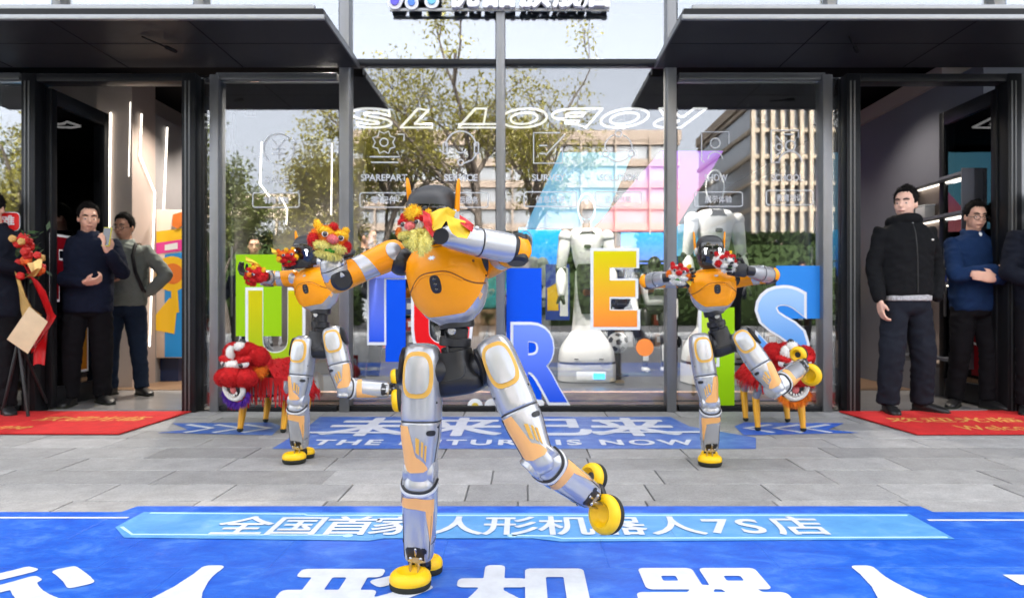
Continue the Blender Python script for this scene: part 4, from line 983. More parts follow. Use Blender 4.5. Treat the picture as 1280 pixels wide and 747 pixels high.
def cloth_flap(mb, pts, th=.003, wav=.006):
    """a bent piece of cloth through a strip of point pairs"""
    R = []
    for i, (a, b) in enumerate(pts):
        a = V(a); b = V(b); row = []
        for j in range(7): p = a.lerp(b, j / 6); row.append(p + V((0, wav * math.sin(i * 1.7 + j * 1.3), wav * .6 * math.cos(i * 2.1 + j))))
        R.append(row)
    n = len(R); vs = [p for r in R for p in r]; fs = [(i * 7 + j, i * 7 + j + 1, (i + 1) * 7 + j + 1, (i + 1) * 7 + j) for i in range(n - 1) for j in range(6)]
    vs2 = [p + V((0, th, 0)) for p in vs]; o = len(vs)
    mb.add(vs + vs2, fs + [tuple(i + o for i in f[::-1]) for f in fs]); return mb

def puppet(lab, c, s, yaw, roll, pal, horn=True):
    """a small plush lion head, about 2*s wide, facing the camera turned by yaw"""
    c = V(c); t = thing('lion_puppet', lab, 'hand puppet', c, 'lion head puppets held by the robots')
    R = Matrix.Rotation(math.radians(yaw), 3, 'Z') @ Matrix.Rotation(math.radians(roll), 3, 'Y')
    p = lambda x, y, z: c + R @ V((x * s, y * s, z * s)); e = lambda x, y, z: (x * s, y * s, z * s)
    hi, br, mz, fr, ck = pal
    plush('head', t, hi, [(p(0, .15, .12), e(.85, .75, .62), R)], .13 * s, 1500, .02 * s)
    plush('brow', t, br, [(p(-.36, -.42, .42), e(.34, .24, .17), R), (p(.36, -.42, .42), e(.34, .24, .17), R)], .10 * s, 400, .02 * s)
    plush('nose', t, mz, [(p(0, -.68, .10), e(.24, .22, .18), R)], .07 * s, 260, .02 * s)
    plush('cheek', t, ck, [(p(-.72, -.18, -.05), e(.24, .3, .26), R), (p(.72, -.18, -.05), e(.24, .3, .26), R)], .12 * s, 420, .02 * s)
    plush('lip', t, fr, [(p(-.34, -.5, -.26), e(.36, .26, .16), R), (p(.34, -.5, -.26), e(.36, .26, .16), R)], .13 * s, 500, .02 * s, .2)
    plush('chin', t, F_GRN, [(p(0, -.48, -.40), e(.30, .2, .12), R)], .06 * s, 200, .02 * s)
    plush('beard', t, fr, [(p(0, -.42, -.58), e(.55, .22, .13), R)], .16 * s, 700, .022 * s, .7)
    for k in (-1, 1):
        obj('eye', MB().ell(p(.36 * k, -.58, .26), e(.15, .11, .14), R, 16, 10), F_WHT, t); obj('pupil', MB().ell(p(.36 * k - .02, -.68, .25), e(.105, .06, .115), R, 12, 8), F_BLK, t)
        plush('ear', t, F_YEL if k > 0 else br, [(p(.62 * k, .1, .66), e(.16, .12, .26), R @ Matrix.Rotation(.5 * k, 3, 'Y'))], .08 * s, 260, .02 * s)
    plush('pompom', t, F_RED if hi is not F_RED else F_YEL, [(p(0, -.38, .70), e(.17, .17, .17), R)], .09 * s, 260, .02 * s)
    return t, p
q = lambda x, y, dd=0.: P(x, y, d0 + dd)
puppet('largest orange lion puppet with pale yellow beard raised by the front robot', q(411, 303, -.10), .064, 28, 12, (F_ORA, F_YEL, F_PNK, F_PYE, F_RED))
t, p = puppet('pale yellow and red lion puppet hiding the face of the front robot', q(521, 287, -.235), .057, -18, -8, (F_WHT, F_RED, F_PNK, F_PYE, F_ORA))
plush('pompom', t, F_YEL, [(q(517, 267, -.26), (.020,) * 3, None)], .010, 500, .0012)
mb = MB(); cloth_flap(mb, [(q(538, 268, -.28), q(541, 290, -.30)), (q(548, 260, -.29), q(552, 284, -.31)), (q(560, 258, -.30), q(557, 276, -.31)), (q(570, 266, -.30), q(562, 278, -.30))]); obj('cloth', mb, F_SATY, t, angle=70)
mb = MB(); cloth_flap(mb, [(q(528, 264, -.285), q(530, 284, -.30)), (q(537, 266, -.29), q(536, 290, -.31)), (q(543, 284, -.29), q(541, 296, -.30))]); obj('cloth', mb, F_SATR, t, angle=70)
mb = MB(); cloth_flap(mb, [(q(556, 269, -.31), q(565, 293, -.33)), (q(570, 272, -.32), q(572, 296, -.33)), (q(580, 275, -.32), q(584, 297, -.33)), (q(588, 282, -.31), q(588, 292, -.31))]); obj('cloth', mb, F_SATY, t, angle=70)
mb = MB(); cloth_flap(mb, [(q(574, 270, -.30), q(576, 281, -.335)), (q(584, 273, -.31), q(585, 286, -.335)), (q(593, 281, -.30), q(590, 289, -.31))]); obj('cloth', mb, F_SATR, t, angle=70)
for x, y in ((517, 300), (527, 306), (534, 301)): plush('tassel', t, F_PYE, [(q(x, y, -.295), (.010, .010, .026), None)], .010, 300, .0012, .5)
q = lambda x, y, dd=0.: P(x, y, d2 + dd)
puppet('red lion puppet at the far left end of the outstretched arm', q(320, 345, -.17), .062, -30, 15, (F_RED, F_RED, F_ORA, F_RED, F_RED))
t, p = puppet('red lion puppet with a yellow horn before the chest of the left robot', q(359, 322, -.13), .056, 25, -10, (F_RED, F_ORA, F_RED, F_RED, F_YEL))
mb = MB(); cloth_flap(mb, [(q(338, 310, -.13), q(342, 318, -.13)), (q(346, 313, -.14), q(349, 320, -.14)), (q(356, 314, -.13), q(356, 318, -.13))]); obj('cloth', mb, F_SATY, t, angle=70)
t = thing('ribbon', 'yellow satin ribbon waving above the far left red puppet', 'ribbon', q(313, 326, -.14)); mb = MB()
cloth_flap(mb, [(q(306, 321, -.14), q(309, 328, -.14)), (q(315, 324, -.15), q(316, 331, -.15)), (q(323, 329, -.16), q(322, 335, -.16)), (q(329, 336, -.15), q(327, 338, -.15))]); obj('cloth', mb, F_SATY, t, angle=70)
q = lambda x, y, dd=0.: P(x, y, d1 + dd)
t, p = puppet('white and red lion puppet on the left hand of the right robot', q(849, 343, -.19), .064, -15, 10, (F_WHT, F_RED, F_RED, F_WHT, F_ORA))
mb = MB(); cloth_flap(mb, [(q(852, 331, -.21), q(856, 343, -.22)), (q(860, 338, -.21), q(858, 352, -.22)), (q(866, 350, -.2), q(863, 357, -.2))]); obj('cloth', mb, F_SATY, t, angle=70)
puppet('white and green lion puppet held against the chest of the right robot', q(906, 328, -.17), .064, 20, -5, (F_WHT, F_RED, F_WHT, F_WHT, F_RED))

# ------------------------------------------------------------------ robot dogs in lion dance costume
M_DLEG = pm('yellow_leg', C(226, 160, 12), .4, var=.08); M_DGRY = pm('dog_grey', (.36, .37, .39), .35, .4); M_TEETH = pm('white_teeth', (.8, .79, .75), .5)
def lion_dog(lab, origin, yaw, drop, hyaw, fringe):
    o = V(origin); R = RZ(yaw); w = lambda x, y, z: o + R @ V((x, y, z)); t = thing('lion_robot_dog', lab, 'robot dog', o, 'robot dogs in red lion costumes')
    e = lambda *a: a
    # legs (dog looks along -y)
    for x, y in ((-.14, -.17), (.14, -.17), (-.14, .22), (.14, .22)):
        hip = w(x, y, .30); kn = w(x * 1.05, y + .055, .20); ft = w(x * 1.05, y - .01, .022)
        lg = obj('leg', Limb(kn + V((0, 0, .02)), ft, R @ V((0, -1, 0)), [(-.05, .012, .012), (0, .024, .028), (.4, .023, .027), (.9, .018, .021), (1.0, .017, .019), (1.04, .006, .006)], 2.2).mesh(None, 14), M_DLEG, t)
        obj('upper_leg', MB().tube([hip, kn], [.030, .022], 12).cyl(w(x * .75, y, .30), w(x * 1.2, y, .30), .042), M_DGRY, lg)
        obj('rubber_foot', MB().ell(ft - V((0, 0, .004)), (.020, .022, .018)), R_SO, lg)
    bd = obj('body', MB().box(w(0, .03, .31), (.20, .48, .12), R, .03), M_DGRY, t)
    obj('underside', MB().box(w(0, .03, .245), (.14, .40, .03), R, .01), R_BK, bd)
    obj('status_light', MB().box(w(-.102, -.06, .32), (.006, .05, .04), R, .002), R_BK, bd); obj('lamp', MB().ell(w(-.106, -.06, .32), (.008,) * 3, None, 10, 6), pm('green_lamp', (.2, 1, .6), emis=3), bd)
    # draped red coat with fringes
    mb = MB(); n = 15
    rr = []
    for i in range(10):
        y = -.24 + .60 * i / 9; row = []
        for k in range(n):
            a = math.pi * (k / (n - 1)); x = .19 * math.cos(a); z = .40 + .06 * math.sin(a) - drop * max(0, abs(math.cos(a)) - .35) + .010 * math.sin(i * 2.3 + k * 1.7)
            row.append(w(x + .012 * math.sin(i * 3 + k), y, z))
        rr.append(row)
    vs = [p for r in rr for p in r]; fs = [(i * n + k, i * n + k + 1, (i + 1) * n + k + 1, (i + 1) * n + k) for i in range(9) for k in range(n - 1)]
    mb.add(vs, fs); fr = MB()
    pts = []; nr = []
    for _ in range(4200):
        f = random.choice(fs); u = V(vs[f[0]]).lerp(V(vs[f[1]]), random.random()).lerp(V(vs[f[3]]).lerp(V(vs[f[2]]), random.random()), random.random()); pts.append(u); nr.append(((u - w(0, .1, .30)) * 1).normalized())
    fur(fr, pts, nr, .030, .003, .9, .4); b = len(mb.v); mb.v += fr.v; mb.f += [tuple(i + b for i in f) for f in fr.f]; mb.m += fr.m
    for y in np.linspace(-.24, .36, 60):          # hanging fringe
        for s in (-1, 1):
            a = w(s * (.19 + random.uniform(-.01, .01)), y, .40 - drop * .62 + random.uniform(0, .03)); d = V((random.uniform(-.02, .02), random.uniform(-.02, .02), -random.uniform(.05, .10)))
            sd = R @ V((0, .007, 0)); mb.add([a - sd, a + sd, a + d + sd * .4, a + d - sd * .4], [(0, 1, 2, 3)])
    for x_ in np.linspace(-.17, .17, 30):         # curtain under the chin
        a = w(x_, -.235 + random.uniform(-.01, .01), .37); dz = V((random.uniform(-.015, .015), 0, -random.uniform(.12, .20) * (1 if drop > .2 else .6))); sd = R @ V((.008, 0, 0)); mb.add([a - sd, a + sd, a + dz + sd * .5, a + dz - sd * .5], [(0, 1, 2, 3)])
    obj('coat', mb, F_RED, t, angle=180, recalc=False)
    # lion head
    hy = -.24; w0 = w; piv = V((0, -.10, 0)); Rh = RZ(hyaw); R = R @ Rh; w = lambda x, y, z: w0(*(piv + Rh @ (V((x, y, z)) - piv)))
    h = plush('head', t, F_RED, [(w(.0, hy + .02, .46), (.128, .13, .112), R), (w(-.105, hy - .03, .53), (.062, .062, .066), R), (w(.105, hy - .03, .51), (.062, .062, .066), R), (w(.0, hy - .03, .55), (.075, .075, .05), R)], .011, 3200, .0016)
    plush('upper_lip', t, F_RED, [(w(0, hy - .15, .388), (.085, .082, .062), R), (w(-.078, hy - .115, .378), (.072, .076, .060), R), (w(.078, hy - .115, .378), (.072, .076, .060), R)], .010, 2600, .0016)
    plush('nose_bridge', h, F_WHT, [(w(0, hy - .135, .462), (.060, .035, .026), R), (w(-.055, hy - .105, .53), (.026, .03, .05), R)], .010, 500, .0018)
    obj('top_knob', MB().ell(w(0, hy - .06, .605), (.022, .022, .02)), R_BK, h); plush('pompom', h, F_WHT, [(w(0, hy - .085, .575), (.035, .03, .03), None)], .012, 400, .0018)
    for s in (-1, 1):
        obj('eye', MB().ell(w(.072 * s, hy - .126, .472), (.037, .024, .029), R, 16, 10), M_TEETH, h); obj('pupil', MB().ell(w(.068 * s, hy - .146, .463), (.018, .010, .016), R, 12, 8), F_BLK, h)
        plush('eyelid', h, F_RED, [(w(.076 * s, hy - .122, .494), (.048, .036, .022), R @ Matrix.Rotation(-.35 * s, 3, 'Y'))], .012, 350, .002)
        plush('cheek_tuft', h, F_ORA, [(w(.118 * s, hy - .03, .415), (.03, .04, .03), R)], .03, 300, .002)
    ring = [w(.074 * math.cos(a), hy - .135 - .012 * math.sin(a), .315 + .070 * math.sin(a)) for a in (math.pi * (1.0 - .12 + 1.24 * i / 20) for i in range(21))]
    jw = obj('jaw', MB().tube(ring, .017, 10), M_TEETH, h)
    ring2 = [w(.044 * math.cos(a), hy - .128, .312 + .042 * math.sin(a)) for a in (math.pi * (.95 + 1.1 * i / 16) for i in range(17))]
    mo = obj('mouth', MB().ell(w(0, hy - .11, .318), (.066, .035, .06), R, 16, 10), R_BK, h); obj('tongue', MB().ell(w(0, hy - .132, .308), (.026, .02, .032), R, 14, 10), F_PNK, h)
    for s in (-.8, -.4, 0, .4, .8): obj('tooth', MB().ell(w(.044 * s, hy - .150, .268 + .026 * s * s), (.0065, .006, .011), R, 8, 6), M_TEETH, h)
    mbp = MB(); pts = [w(.095 * math.cos(a), hy - .12 + .02 * random.random(), .305 + .085 * math.sin(a)) for a in (math.pi * (1.05 + .9 * random.random()) for _ in range(700))]
    fur(mbp, pts, [(p - w(0, hy - .07, .32)).normalized() for p in pts], .035, .004, .6, .4); obj('beard', mbp, fringe, h, angle=180, recalc=False, kind='stuff')
    return t
gl = G(326, 541); lion_dog('red lion costume robot dog with purple beard under the green letter U', gl + V((.01, .20, 0)), -4, .30, -9, F_PUR)
gr = G(990, 541); lion_dog('red lion costume robot dog half hidden by the lifted foot of the right robot', gr + V((-.035, .24, 0)), -6, .12, 4, F_ORA)

# ------------------------------------------------------------------ people
SKIN = [pm('skin_%d' % i, c, .5, var=.05, scale=25) for i, c in enumerate(((.80, .46, .33), (.58, .31, .21), (.84, .52, .40)))]
M_HAIR = pm('black_hair', (.009, .008, .008), .75, var=.2, scale=60, bump=.8, bscale=180, spec=.12)
M_BROW = pm('eyebrow', (.02, .015, .013), .8); M_LIP = pm('lips', (.36, .13, .11), .5); M_SHOE = pm('black_shoe', (.014, .014, .015), .4)
M_SCLERA = pm('eye_white', (.7, .68, .65), .3)
def cloth(name, c, var=.12): return pm(name, c, .9, var=var, scale=6, bump=.25, bscale=300, spec=.12)

def add_hand(mb, w, d, n, curl=.6, s=1., thumb=1):
    """palm, four fingers and a thumb; d along the hand, n the way the palm looks"""
    w = V(w); d = V(d).normalized(); n = (V(n) - d * V(n).dot(d)).normalized(); sd = d.cross(n) * thumb
    for i in range(4):
        off = (i - 1.5) * .019; mb.tube([w + d * .005 + sd * off * .7, w + d * .045 + sd * off, w + d * .088 + sd * off * 1.05], [.017, .017, .0125], 8)
        b = w + d * .09 + sd * off * 1.08; L = (.040, .045, .043, .033)[i]
        c1, c2, c3 = curl * .7, curl * 1.6, curl * 2.3
        p1 = b + (d * math.cos(c1) + n * math.sin(c1)) * L; p2 = p1 + (d * math.cos(c2) + n * math.sin(c2)) * L * .62; p3 = p2 + (d * math.cos(c3) + n * math.sin(c3)) * L * .45
        mb.tube([b, p1, p2, p3], [.0098, .0095, .0088, .0078], 8)
    b = w + d * .025 - sd * .030; p1 = b + (d * .6 - sd * .7 + n * .3).normalized() * .038; p2 = p1 + (d * .85 + n * .45 - sd * .1).normalized() * .032
    mb.tube([w + d * .015 - sd * .012, b, p1, p2], [.015, .0145, .012, .0095], 8)

def person(lab, x, y, h, yaw, arms, feet, head, top, low, skin=0, belly=0., glasses=False, detail=1., zipper=None, group=None, hairback=0., collar=None, hood=False, shoe=None):
    s = h / 1.74; o = V((x, y, 0)); R = RZ(yaw); w = lambda a, b, c: o + R @ V((a * s, b * s, c * s)); wv = lambda v: R @ V(v)
    t = thing('person', lab, 'person', o, group); sk = SKIN[skin]
    hy, hp, hr = head; RH = R @ Matrix.Rotation(math.radians(hy), 3, 'Z') @ Matrix.Rotation(math.radians(hp), 3, 'X') @ Matrix.Rotation(math.radians(hr), 3, 'Y')
    nk = w(0, .005, 1.50); hd = lambda a, b, c: nk + RH @ V((a * s, b * s, (c - 1.50) * s)); sc = lambda *a: tuple(k * s for k in a)
    SHW = .185
    # body: head, neck, torso, arms, hands, legs as one surface
    mb = MB()
    mb.ell(hd(0, .010, 1.640), sc(.074, .092, .098), RH, 24, 16).ell(hd(0, -.028, 1.575), sc(.0635, .064, .067), RH, 20, 12).ell(hd(0, -.052, 1.535), sc(.032, .032, .026), RH)
    mb.ell(hd(0, -.062, 1.60), sc(.055, .030, .05), RH); mb.ell(hd(0, -.068, 1.655), sc(.055, .022, .02), RH)
    for k in (-1, 1): mb.ell(hd(.075 * k, .008, 1.602), sc(.010, .020, .032), RH, 12, 8); mb.ell(hd(.036 * k, -.062, 1.585), sc(.024, .024, .024), RH)
    mb.ell(hd(0, -.100, 1.592), sc(.014, .018, .017), RH, 12, 8); mb.tube([hd(0, -.084, 1.640), hd(0, -.103, 1.595)], [.008 * s, .012 * s], 8); mb.ell(hd(0, -.088, 1.555), sc(.024, .012, .009), RH)
    mb.tube([w(0, .012, 1.36), hd(0, .008, 1.56)], [.062 * s, .054 * s], 16)
    mb.rings(Limb(w(0, 0, .86), w(0, 0, 1.44), wv((0, -1, 0)), [(0, .13, .085), (.5, .14, .09 + belly * .4), (.85, .15, .085), (1, .06, .05)], 2.2, s).mesh(None, 20).v and [[V(p) for p in Limb(w(0, 0, .86), w(0, 0, 1.44), wv((0, -1, 0)), [(0, .13, .085), (.5, .14, .09), (.85, .15, .085), (1, .06, .05)], 2.2, s).mesh(None, 20).v[i * 20:(i + 1) * 20]] for i in range(10)])
    A = {}
    for k, nm in ((-1, 'L'), (1, 'R')):
        a = arms[nm]; sh = w(SHW * k, .01, 1.395); el = w(*a[0]); wr = w(*a[1]); A[nm] = (sh, el, wr)
        mb.tube([w(.12 * k, .01, 1.38), sh, el, wr], [.05 * s, .046 * s, .036 * s, .026 * s], 12)
        if len(a) > 2 and a[2] is not None: add_hand(mb, wr + (wr - el).normalized() * .01, wv(a[2]), wv(a[3]), a[4], s, k * (a[5] if len(a) > 5 else 1))
    for k, (fx, fy, fa) in zip((-1, 1), feet): mb.tube([w(.09 * k, 0, .9), w((.09 * k + fx) / 2 + .01 * k, -.02 + fy * .5, .49), w(fx, fy, .07)], [.07 * s, .05 * s, .035 * s], 12)
    robj('body', mb, sk, t, .0085 * (1 if detail == 1 else 1.5), 2)
    # face
    for k in (-1, 1):
        ey = obj('eye', MB().ell(hd(.031 * k, -.083, 1.612), sc(.0125, .006, .0042), RH, 12, 8), M_SCLERA, t); obj('iris', MB().ell(hd(.031 * k, -.0868, 1.612), sc(.0062, .0035, .0048), RH, 10, 6), F_BLK, ey)
        obj('eyebrow', MB().tube([hd(.015 * k, -.0935, 1.640), hd(.032 * k, -.092, 1.646), hd(.051 * k, -.079, 1.639)], [.0045 * s, .006 * s, .0035 * s], 8), M_BROW, t)
    obj('mouth', MB().tube([hd(-.022, -.090, 1.5525), hd(0, -.0985, 1.554), hd(.022, -.090, 1.5525)], [.003 * s, .0055 * s, .003 * s], 8), M_LIP, t)
    # hair: cap that stops at the forehead and the nape
    mh = MB(); n, k = 40, 26; RR = []
    for i in range(k + 1):
        a = -math.pi / 2 + math.pi * i / k; row = []
        for j in range(n):
            b = 2 * math.pi * j / n; u = V((math.cos(a) * math.cos(b), math.cos(a) * math.sin(b), math.sin(a)))
            sk_ = V((u.x * .0745, u.y * .0925 + .010, u.z * .0985 + 1.640)); z = sk_.z
            az = abs(math.degrees(math.atan2(u.x, -u.y)))
            line = float(np.interp(az, [0, 25, 40, 52, 62, 70, 80, 92, 104, 130, 180], [1.703, 1.702, 1.700, 1.690, 1.655, 1.612, 1.598, 1.612, 1.610, 1.565, 1.550])) + .005 * math.sin(az * .35 + len(lab)) + .003 * math.sin(b * 13)
            q_ = min(1, max(0, (z - line) / .035)); q_ = q_ * q_ * (3 - 2 * q_)
            th = -.012 if z < line - .006 else .0015 + (.013 + .007 * mnoise.noise(u * 4 + V((len(lab), 0, 0))) + .005 * mnoise.noise(u * 10)) * q_ * (.45 + .55 * min(1, max(0, (z - 1.61) / .08)))
            p = sk_ + V((u.x, u.y, u.z * 1.15)) * th
            row.append(hd(p.x, p.y, p.z))
        RR.append(row)
    mh.rings(RR); hb_ = len(mh.v); pts = []; nr = []
    for _ in range(1500 if detail == 1 else 300):
        i = random.randint(8, k - 1); j = random.randrange(n); p = RR[i][j].lerp(RR[i][(j + 1) % n], random.random()); loc = RH.transposed() @ (p - nk) / s; az = abs(math.degrees(math.atan2(loc.x, -loc.y + .012)))
        if loc.z + 1.50 < float(np.interp(az, [0, 48, 62, 74, 84, 100, 125, 180], [1.712, 1.705, 1.68, 1.66, 1.66, 1.66, 1.62, 1.61])): continue
        pts.append(p); u = (loc - V((0, .012, .14))).normalized(); nr.append(RH @ (u + V((.25, -.55 if loc.z > .17 else .1, .25 if loc.z > .17 else -.7))).normalized())
    fur(mh, pts, nr, .014 * s, .0016 * s, 0, .28); obj('hair', mh, M_HAIR, t, angle=70)
    if glasses:
        g = MB()
        for k in (-1, 1):
            g.tube([hd(.033 * k + .026 * math.cos(a), -.101, 1.610 + .018 * math.sin(a)) for a in (2 * math.pi * i / 14 for i in range(15))], .0022 * s, 6, False); g.tube([hd(.059 * k, -.100, 1.613), hd(.080 * k, .0, 1.615)], .002 * s, 6)
        g.tube([hd(-.008, -.103, 1.613), hd(.008, -.103, 1.613)], .002 * s, 6); obj('glasses', g, M_DARK, t)
    # jacket
    mj = MB(); hem = top.get('hem', .84); b = belly
    L = Limb(w(0, 0, hem), w(0, .008, 1.475), wv((0, -1, 0)), [(0, .172, .125 + b * .8), (.02, .182, .132 + b), (.10, .186, .136 + b), (.4, .188, .136 + b), (.68, .203, .134 + b * .3), (.86, .196, .118), (.93, .15, .098), (.98, .095, .085), (1.0, .082, .078)], 2.5, s); L.mesh(mj, 32)
    for nm in 'LR':
        sh, el, wr = A[nm]; tw = wv((0, -1, .2)); fat = top.get('sleeve', 1.)
        kk = 1 if nm == 'R' else -1; shi = w(.13 * kk, .008, 1.37)
        mj.tube([shi, sh, lerp(sh, el, .5), el], [.064 * s, .064 * s, .064 * s * fat, .060 * s * fat], 16); mj.tube([el, lerp(el, wr, .5), lerp(el, wr, .93)], [.060 * s * fat, .054 * s * fat, .045 * s * fat], 16)
    if hood: mj.tube([w(.10 * math.cos(a), .02 - .085 * math.sin(a), 1.475 + .02 * math.sin(a)) for a in np.linspace(math.pi * 1.25, -math.pi * .25, 14)], .036 * s, 10)
    else: mj.tube([w(.068 * math.cos(a), .015 + .066 * math.sin(a), 1.485 + .012 * math.sin(a)) for a in np.linspace(-math.pi * .40, math.pi * 1.40, 16)], .020 * s, 10)
    jk = robj('jacket', mj, top['m'], t, .0105 * (1 if detail == 1 else 1.6), 3, .012 * s, .10 * s)
    fr = lambda tt, a, off=.008: L.pt(tt, math.radians(a), off)
    if zipper: obj('zip', MB().tube([fr(tt, 0, .006) for tt in np.linspace(.04, .93, 14)], .004 * s, 6), zipper, jk)
    for pt_, mm, r in top.get('badge', ()): obj('badge', MB().ell(fr(*pt_), sc(r, .004, r * .6), R, 12, 6), mm, jk)
    if collar:
        obj('shirt_collar', MB().tube([w(-.050, -.040, 1.480), w(-.034, -.070, 1.445), w(-.006, -.092, 1.395)], [.010 * s, .012 * s, .005 * s], 8).tube([w(.050, -.040, 1.480), w(.034, -.070, 1.445), w(.006, -.092, 1.395)], [.010 * s, .012 * s, .005 * s], 8).tube([w(0, -.060, 1.46), w(0, -.088, 1.37)], [.026 * s, .012 * s], 10), collar, t)
    if top.get('shirt_hem'): obj('shirt_hem', Limb(w(0, 0, hem - .035), w(0, 0, hem + .03), wv((0, -1, 0)), [(0, .176, .128 + b), (.1, .180, .132 + b), (1, .178, .13 + b)], 2.5, s).mesh(None, 32), top['shirt_hem'], t)
    # trousers
    mt = MB(); Limb(w(0, .0, .76), w(0, 0, .98), wv((0, -1, 0)), [(0, .12, .09), (.15, .160, .118), (.6, .168, .12 + b * .6), (1, .165, .118 + b * .6)], 2.4, s).mesh(mt, 28)
    ft = []
    for k, (fx, fy, fa) in zip((-1, 1), feet):
        hp_ = w(.088 * k, 0, .84); kn = w((.088 * k + fx) / 2 + .012 * k, -.025 + fy * .5, .48); an = w(fx, fy + .01, .075); fl = low.get('flare', 1)
        mt.tube([hp_, lerp(hp_, kn, .5), kn, lerp(kn, an, .5), an], [.098 * s, .090 * s, .074 * s * fl, .066 * s * fl, .062 * s * fl], 18, False)
        # shoe
        d = R @ V((math.sin(math.radians(fa)), -math.cos(math.radians(fa)), 0)); a0 = w(fx, fy, 0) - d * .075 * s; a1 = w(fx, fy, 0) + d * .195 * s
        sl = Limb(a0 + V((0, 0, .045 * s)), a1 + V((0, 0, .034 * s)), (0, 0, 1), [(0, .012, .02), (.04, .032, .040), (.25, .037, .046, 0, .006), (.5, .042, .036), (.75, .046, .028, 0, -.006), (.93, .035, .020, 0, -.012), (1, .010, .008, 0, -.014)], 2.6, s).mesh(None, 20)
        so = MB().rings([[p for p in r] for r in [[a0.lerp(a1, u) + V((-d.y, d.x, 0)) * (wd * c * s) + V((0, 0, z * s)) for u, c, wd in ((0, -.5, .07), (0, .5, .07), (.3, 1, .038), (.6, 1, .046), (.85, 1, .044), (1, .5, .05), (1, -.5, .05), (.85, -1, .044), (.6, -1, .046), (.3, -1, .038))] for z in (.0012, .018)]])
        q_ = obj('shoe', sl, shoe or M_SHOE, t); obj('shoe_sole', so, R_SO, q_)
    robj('trousers', mt, low['m'], t, .0115 * (1 if detail == 1 else 1.5), 1, .013 * s, .12 * s)
    return t, w, A, hd

NAVY = cloth('navy_jacket', (.010, .014, .030)); BLKJ = cloth('black_jacket', (.010, .0105, .012)); NAVB = cloth('blue_navy_fleece', (.012, .032, .095)); GREY = cloth('grey_green_jumper', (.21, .235, .215))
TRK = cloth('black_trousers', (.008, .008, .010)); TRN = cloth('dark_navy_cargo', (.016, .019, .028)); JEAN = cloth('dark_jeans', (.02, .032, .06)); SUIT = cloth('dark_suit', (.010, .012, .020))
def phone(lab, c, d, n, m=None):
    d = V(d).normalized(); n = (V(n) - d * V(n).dot(d)).normalized(); sd = d.cross(n); r = Matrix((sd, n, d)).transposed()
    t = thing('phone', lab, 'phone', V(c)); obj('case', MB().box(c, (.074, .009, .155), r, .004), m or R_BK, t); obj('screen', MB().box(V(c) - n * .0052, (.066, .001, .142), r), R_GL, t); return t
fx = lambda px, d: (px - CX) * d / F
# left door: man in navy with a raised phone
t, w, A, hd = person('man in a navy jacket filming with a raised phone at the left door', fx(110, 5.95), 5.95, 1.70, 24, dict(L=((-.27, -.05, 1.10), (.00, -.25, 1.05), (.9, -.1, .15), (0, .6, 1), 1.0, 1), R=((.27, -.12, 1.14), (.20, -.36, 1.30), (-.1, -.35, .9), (-.6, .55, .3), .75, 1)),
    ((-.13, -.02, -12), (.10, .06, 30)), (14, 10, 0), dict(m=NAVY, hem=.80), dict(m=TRK, flare=1.1), 0, .015)
mb = MB(); wr = w(.20, -.36, 1.30)
phone('phone in a yellow case held up by the man in navy', wr + V((.01, -.05, .12)), (.1, .1, 1), (.2, 1, .1), pm('yellow_case', C(215, 205, 30), .4))
# his other fist
t2, w, A, hd = person('man in a grey green jumper with a backpack strap, hand on his hip', fx(156, 6.6), 6.6, 1.69, 8, dict(L=((-.25, .0, 1.12), (-.06, -.24, 1.10), (.9, -.35, .05), (0, .1, 1), .8, 1), R=((.36, .05, 1.16), (.21, .0, .98), None)),
    ((-.13, .0, -15), (.16, -.02, 45)), (-12, 6, 0), dict(m=GREY, hem=.86), dict(m=JEAN), 1, .02, True)
phone('black phone held low by the man in the grey green jumper', w(.05, -.30, 1.13), (.9, -.1, .35), (0, .6, -.8))
mb = MB(); mb.tube([w(.10, .10, 1.46), w(.12, -.06, 1.45), w(.13, -.155, 1.33), w(.16, -.165, 1.18), w(.20, -.10, 1.02), w(.19, .05, .96)], .016, 8); bag = thing('backpack', 'black backpack worn by the man in the grey green jumper', 'backpack', w(.02, .22, 1.0))
obj('strap', mb, R_BK, bag); obj('pack', MB().box(w(0, .20, 1.2), (.28, .14, .42), RZ(8), .05), R_BK, bag)
# left edge: person in a dark suit with a phone
t3, w, A, hd = person('person in a dark suit with a phone cut off by the left edge', fx(-8, 5.42), 5.42, 1.71, 20, dict(L=((-.25, -.02, 1.12), (-.10, -.22, 1.05), None), R=((.23, -.08, 1.13), (.055, -.27, 1.17), (-.75, -.3, .45), (-.1, .6, .75), .5, 1)),
    ((-.11, 0, -8), (.10, -.04, 25)), (-14, 14, 0), dict(m=SUIT, hem=.76), dict(m=TRK), 0, 0, True)
phone('black phone in the hand of the person at the left edge', w(.0, -.34, 1.27), (-.1, -.3, 1), (.1, 1, .35))
